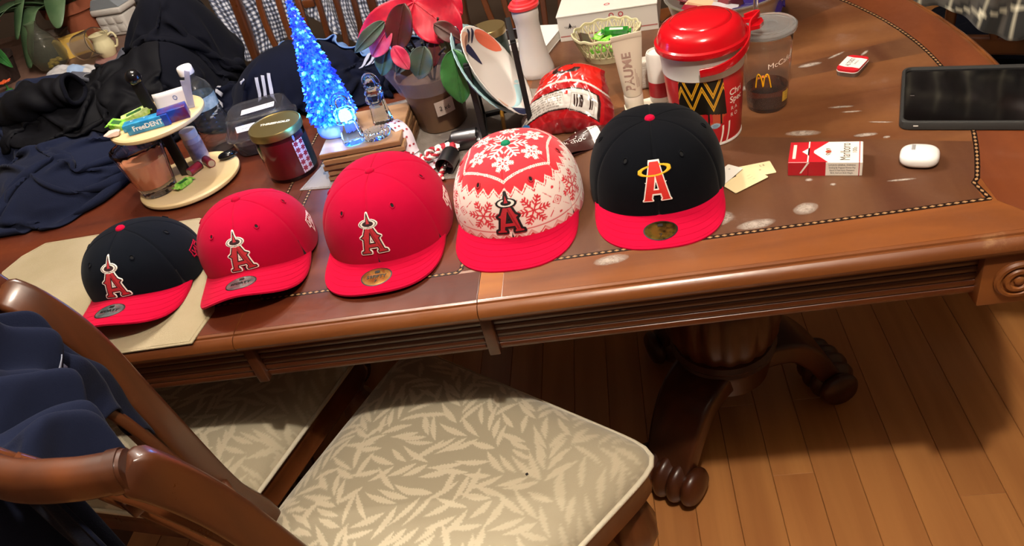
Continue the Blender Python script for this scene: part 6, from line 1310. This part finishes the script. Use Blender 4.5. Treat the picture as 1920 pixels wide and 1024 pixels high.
def patch(t, pts, m, name, lift=.005, nu=12, nv=8):
    """a flat trim (stripe, logo, collar) lying on the heap: quad corners in plan, follows the cloth below"""
    a, b, c, d = [np.array(p, float) for p in pts]; G = []
    for i in range(nu+1):
        row = []
        for j in range(nv+1):
            q = (a*(1-i/nu)+b*i/nu)*(1-j/nv)+(d*(1-i/nu)+c*i/nu)*j/nv; z = max(hsample(np.array(q[0]+dx), np.array(q[1]+dy), HF) for dx, dy in ((0, 0), (.006, 0), (-.006, 0), (0, .006), (0, -.006)))+lift; row.append((q[0]-t.location[0], q[1]-t.location[1], float(z)-t.location[2]))
        G.append(row)
    return MB().grid(np.array(G)).build(name, m, t, 80, thick=.0012)
blackc = fabric('black_cloth', '#0d0e16', '#0a0b12', .85, 700, .3, .12); navyc = fabric('navy_fleece', '#171c2f', '#131728', .95, 500, .5, .25); slate = fabric('slate_cloth', '#1c2134', '#181c2c', .85, 700, .3, .15); darkn = fabric('midnight_cloth', '#0e1120', '#0b0d18', .9, 700, .3, .15); blk2 = fabric('black_shell', '#0f0f13', '#0c0c0f', .6, 900, .2, .05)
lbl = fabric('light_blue_cloth', '#5f7cae', '#54719f', .85, 900, .3, .1); greyc = fabric('grey_cap_cloth', '#4a4b54', '#3f4048', .9, 700, .3, .1); whitep = pbr('white_trim', '#8f92a4', .7); greytrim = pbr('grey_trim', '#8f8f96', .7)
mound(-1.38, 1.60, .13, .22, .20); mound(-1.20, 1.36, .075, .17, .17); mound(-1.10, 1.62, .13, .17, .16)
P = drop(-1.36, 1.62, .62, .46, .72, .2, 3); g1_ = garment('jacket', 'slate blue jacket at far left of heap, under the sideboard china', 'jacket', slate, P)
P = drop(-1.02, 1.60, .50, .40, .66, -.3, 8); g2_ = garment('jacket', 'charcoal jacket with dark round collar behind the tiered stand', 'jacket', blackc, P)
mound(-1.035, 1.76, .25, .135, .13); mound(-1.03, 1.64, .17, .11, .11)
P = drop(-1.02, 1.70, .52, .50, .52, .5, 12); g3_ = garment('coat', 'tall black hooded coat with white side lettering, left of gingham shirt', 'coat', blackc, P)
P = drop(-1.20, 1.33, .56, .50, .62, .15, 17, n=64); g4_ = garment('fleece_pullover', 'navy fleece pullover slumped at left front of the heap', 'pullover', navyc, P)
mound(-1.22, 1.52, .125, .14, .10)
P = drop(-1.18, 1.52, .50, .26, .62, .1, 23, n=60); g5_ = garment('rain_jacket', 'black shell jacket with an open sleeve end, above the navy fleece', 'jacket', blk2, P)
mound(-.72, 1.60, .115, .16, .12)
P = drop(-.71, 1.60, .56, .34, .64, .0, 31, n=62); g6_ = garment('hooded_sweatshirt', 'midnight blue sweatshirt with three white stripes left of the tree', 'sweatshirt', darkn, P)
mound(-.50, 1.62, .060, .12, .10)
P = drop(-.505, 1.615, .36, .30, .64, .4, 37, n=48); g7_ = garment('track_jacket', 'dark ribbed track jacket between the tree and poinsettia', 'jacket', darkn, P)
P = drop(-.62, 1.685, .40, .14, .72, -.25, 41, n=46, front=False); g8_ = garment('blue_shirt', 'light blue shirt peeking out behind the lit tree', 'shirt', lbl, P)
P = drop(-1.225, 1.70, .22, .18, .60, .4, 47, n=34, front=False); g9_ = garment('grey_beanie', 'grey knitted beanie with pale band on top of heap', 'hat', greyc, P)
# trims
for k in range(3): x = -.772+.015*k; patch(g6_, [(x, 1.522), (x+.008, 1.520), (x+.014, 1.480), (x+.006, 1.482)], whitep, 'white_stripe')
patch(g6_, [(-.808, 1.520), (-.798, 1.524), (-.794, 1.518), (-.804, 1.513)], whitep, 'white_logo')
for k in range(3): x = -.555+.014*k; patch(g7_, [(x, 1.555+.004*k), (x+.008, 1.557+.004*k), (x+.030, 1.590), (x+.022, 1.590)], whitep, 'white_stripe')
patch(g7_, [(-.520, 1.60), (-.512, 1.60), (-.508, 1.655), (-.518, 1.655)], whitep, 'white_logo')
for k in range(7): y = 1.60-.014*k; patch(g3_, [(-.905, y), (-.897+.004*(k % 2), y), (-.897, y-.007), (-.905, y-.008)], greytrim, 'white_lettering', nu=4, nv=4)
patch(g9_, [(-1.27, 1.655), (-1.20, 1.640), (-1.198, 1.652), (-1.268, 1.668)], pbr('pale_band', '#9a9aa0', .7), 'pale_band')
# open sleeve of the shell jacket
sl = MB(); path = smooth_path([(-1.36, 1.52, .885), (-1.28, 1.495, .905), (-1.21, 1.505, .915), (-1.165, 1.50, .918)], 9); G = []
lx_, ly_, lz_ = g5_.location
for i, p in enumerate(path):
    d = Vector(path[min(i+1, len(path)-1)])-Vector(path[max(0, i-1)]); d.normalize(); u = d.cross(Vector((0, 0, 1))).normalized(); w = u.cross(d); row = []
    for j in range(36):
        a = 2*PI*j/36; r = (.040-.008*i/len(path))*(1+.10*math.sin(i*1.1+2*math.sin(a))+.07*math.sin(a*3+i*.6)); row.append(tuple(Vector(p)+u*r*math.cos(a)+w*r*math.sin(a)*.9-Vector((lx_, ly_, lz_))))
    G.append(row)
for k, sc in ((1, .86), (2, .62)):
    c = np.mean(G[len(path)-1], 0); G.append([tuple(c+(np.array(q)-c)*sc-np.array((.020*k, .0, .004*k))) for q in G[len(path)-1]])
MB().grid(np.array(G), wrap=True).build('sleeve', blk2, g5_, 80, thick=.002, sub=1)
ring = [G[len(path)-1][j] for j in range(36)]; MB().tube(ring, .005, 8, closed=True).build('cuff', blackc, g5_, 80)
# white plastic packet with a blue corner on the sideboard edge
wpk = thing('plastic_packet', 'crinkled white and blue plastic packet in front of glass mug', 'packet', (-1.66, 2.155, ZB), R_(-8)); U, V = np.meshgrid(np.linspace(-1, 1, 40), np.linspace(-1, 1, 26), indexing='ij')
Z = .022*np.clip(1-np.abs(U)**3, 0, 1)*np.clip(1-np.abs(V)**2.5, 0, 1)*(.7+.8*vnoise(U*3+9, V*3+9, 2))+.002+.006*np.abs(vnoise(U*8+9, V*7+9, 5)-.5)
Pp = np.stack([U*.085, V*.045, Z], -1); MB().grid(Pp).build('film', pbr('white_film', '#b8b6b8', .25, coat=.3), wpk, 50, thick=.0008)
Pq = Pp[24:36, 2:15].copy(); Pq[..., 2] += .0016; MB().grid(Pq).build('blue_panel', pbr('blue_film', '#8fa6c8', .3), wpk, 50)
# gingham shirt over the chair beyond the table
def checks(u, v, p=.0125): 
    a = np.mod(u/p, 1) < .5; b = np.mod(v/p, 1) < .5; c = np.zeros(u.shape+(4,)); c[..., 3] = 1; c[...] = np.array(lin('#c8cad4')); c[a ^ b] = np.array(lin('#4c5268')); c[a & b] = np.array(lin('#12141f')); return c
def plaid(u, v):
    c = np.zeros(u.shape+(4,)); c[...] = np.array(lin('#171614')); a = np.mod(u/.075, 1); b = np.mod(v/.075, 1)
    for q in (a, b): c[(q > .1) & (q < .32)] = np.array(lin('#3c3833')); 
    c[((a > .45) & (a < .53))] = np.array(lin('#8f8a78')); c[((b > .45) & (b < .53))] = np.array(lin('#8f8a78')); c[(a > .42) & (a < .56) & (b > .42) & (b < .56)] = np.array(lin('#cfc8b0')); return c
def draped(name, label, cat, m, crest, down, back, fn, drops, nu=150, nv=110, fold=.012, part='cloth', off=.02, seed=1, yscale=1., depth0=.03):
    """sheet hung over a chair crest: crest = list of points, down = unit direction to the visible side, drops(u) = length hung on that side"""
    o = Vector(crest[len(crest)//2]); t = thing(name, label, cat, (o.x, o.y, o.z-.3), 0); cp = np.array(smooth_path(crest, 12)); L = np.cumsum([0]+[np.linalg.norm(b-a) for a, b in zip(cp[:-1], cp[1:])]); G = []; Cc = []
    us = np.linspace(0, 1, nu); dn = np.array(down+(0,))
    for u in us:
        p = np.array([np.interp(u*L[-1], L, cp[:, k]) for k in range(3)]); D = drops(u); row = []; rc = []
        for j in range(nv):
            s = -back+(D+back)*j/(nv-1)                       # arc length; s = 0 at the ridge
            R = off; 
            if abs(s) < R*1.57: a = s/R; h = R*math.sin(a); z = R*math.cos(a)
            else: h = math.copysign(R, s); z = -(abs(s)-R*1.57)
            k = min(1, abs(s)/.12); f = fold*k*(math.sin(u*23+2.2*vnoise(np.array(u*6.), np.array(s*7+4.), seed)*6)+.6*math.sin(u*51+s*9)); fl = depth0*k*max(0, s)/.3
            q = p+dn*(h+f+(fl if s > 0 else 0))+np.array((0, 0, z+.010)); q[0] += .010*math.sin(s*22+u*5)*k; row.append(tuple(q-np.array(t.location))); rc.append((u*L[-1]*1.25, s+D*0))
        G.append(row); Cc.append(rc)
    ob = MB().grid(np.array(G)).build(part, m, t, 80, thick=.002, flip=None)
    if fn:
        cc = np.array(Cc); col_ = fn(cc[..., 0]+5, cc[..., 1]+5); ob.data.color_attributes.new('pattern', 'FLOAT_COLOR', 'POINT').data.foreach_set('color', col_.astype(np.float32).ravel())
    return t
ging = pbr('gingham_cotton', '#8090b0', .85, attr='pattern', sheen=.15); pld = pbr('plaid_flannel', '#302c28', .9, attr='pattern', sheen=.2)
def gdrop(u):
    x = -1.10+.54*u; return float(np.interp(x, [-1.10, -1.08, -1.0, -.945, -.93, -.845, -.83, -.71, -.64, -.56], [.38, .40, .395, .375, .335, .33, .35, .46, .46, .42]))
draped('gingham_shirt', 'navy and white gingham shirt hung over chair behind lit tree', 'shirt', ging, [(-1.10, 2.19, 1.045), (-.98, 2.23, 1.05), (-.85, 2.24, 1.05), (-.72, 2.23, 1.05), (-.56, 2.19, 1.045)], (0, -1), .15, checks, gdrop, nu=190, nv=150, depth0=.04)
draped('plaid_shirt', 'black and grey plaid flannel shirt over chair past table end', 'shirt', pld, [(.57, 1.66, 1.04), (.69, 1.58, 1.055), (.82, 1.515, 1.06), (.94, 1.47, 1.06), (1.05, 1.45, 1.05)], (-.39, -.92), .2, plaid, lambda u: float(np.interp(u, [0, .2, .42, .55, .7, 1], [.33, .36, .41, .40, .32, .27])), nu=110, nv=90, depth0=.06)
# navy fleece bunched over the near chair's back
def chairpt(r, f, z): return (-.37+r*.829+f*.559, .73-r*.559+f*.829, z)
fl_t = thing('fleece_jacket', 'navy fleece jacket bunched over the near chair back', 'jacket', chairpt(-.05, -.33, .70)); G = []; nu, nv = 70, 64
for i in range(nu):
    r = -.185+.222*i/(nu-1); row = []; tt = i/(nu-1)
    cf = -.285-.115*math.sin(PI*np.clip((r+.2)/.37, 0, 1))-.04*(r+.2)/.37; over = np.clip((-.055-r)/.03, 0, 1)
    fi = -.268-.055*np.clip((r+.2)/.3, 0, 1); fb = -.240-.060*np.clip((r+.2)/.37, 0, 1)
    K = [(cf-.060, .50), (cf-.055, .75), (cf-.045, 1.00), (cf-.015, 1.062), (cf+.03, 1.062), (fi-.045, 1.010), (fi-.01, .972), (fb+.022, .93), (fb+.052, .84), (fb+.066, .74), (fb+.076, .66)]
    K2 = [(cf+.030, .70), (cf+.030, .85), (cf+.030, .96), (cf+.030, .985), (cf+.035, 1.0), (fi-.050, .990), (fi-.015, .965), (fb+.022, .93), (fb+.052, .84), (fb+.066, .74), (fb+.076, .66)]
    w = min(1, .40+tt*1.6)
    def hem(K): return [((a*(1-w)+(-.318-.003*(k_-6))*w, b*(1-w)+(.945-.012*(k_-6))*w) if k_ > 6 else (a, b)) for k_, (a, b) in enumerate(K)]
    K, K2 = hem(K), hem(K2)
    K = [tuple(np.array(a)*over+np.array(b)*(1-over)) for a, b in zip(K, K2)]; sp_ = smooth_path([(a, b, 0) for a, b in K], 7); sp_ = [sp_[int(k*(len(sp_)-1)/(nv-1))] for k in range(nv)]
    for j, (f_, z_, _) in enumerate(sp_):
        n_ = .016*math.sin(tt*19+j*.05+3*vnoise(np.array(tt*4.), np.array(j*.08), 5))+.010*math.sin(tt*41-j*.11); g_ = np.clip((j-20)/10, .35, 1)
        edge = np.clip((1-tt)/.08, 0, 1)**.5; row.append(tuple(np.array(chairpt(r+.006*math.sin(j*.3), f_+n_*g_*.8, z_-.03*(1-edge)+n_*g_*.6*(j > 26)-.02*tt*(j > 22)))-np.array(fl_t.location)))
    G.append(row)
MB().grid(np.array(G)).build('cloth', navyc, fl_t, 80, thick=.004, sub=1)
pq = np.array(G)[14:26, 42:46].copy(); pq += np.array((.006, -.004, .006)); MB().grid(pq).build('grey_lining', pbr('lining_grey', '#7c8294', .8), fl_t, 80, thick=.001)

# dark coat dropped on the seat of the chair past the table end
nu, nv = 60, 50; U, V = np.meshgrid(np.linspace(-1, 1, nu), np.linspace(-1, 1, nv), indexing='ij'); q = np.clip(1-np.abs(U)**3.2, 0, 1)*np.clip(1-np.abs(V)**3.2, 0, 1)
Z = .075*q**.5*(.75+.5*vnoise(U*2.2+9, V*2.2+9, 61))+.020*(np.abs(vnoise(U*4+V*2+20, V*3+20, 62)-.5)*2)*q**.3+.004
kt = thing('dark_coat', 'black coat lying on seat of chair past the table end', 'coat', (.965, 1.80, .478), R_(-23)); MB().grid(np.stack([U*.25, V*.20, Z], -1)).build('cloth', blackc, kt, 80, thick=.004, sub=1)

sp = thing('dark_crumb', 'tiny dark speck on the pale leaf-patterned near seat', 'crumb', (-.219, .709, .4895), .6); crumble = MB().box((0, 0, .0012), (.0042, .0036, .0024), .0008); crumble.build('crumb_body', pbr('crumb_dark', '#1a1512', .9), sp, 30)
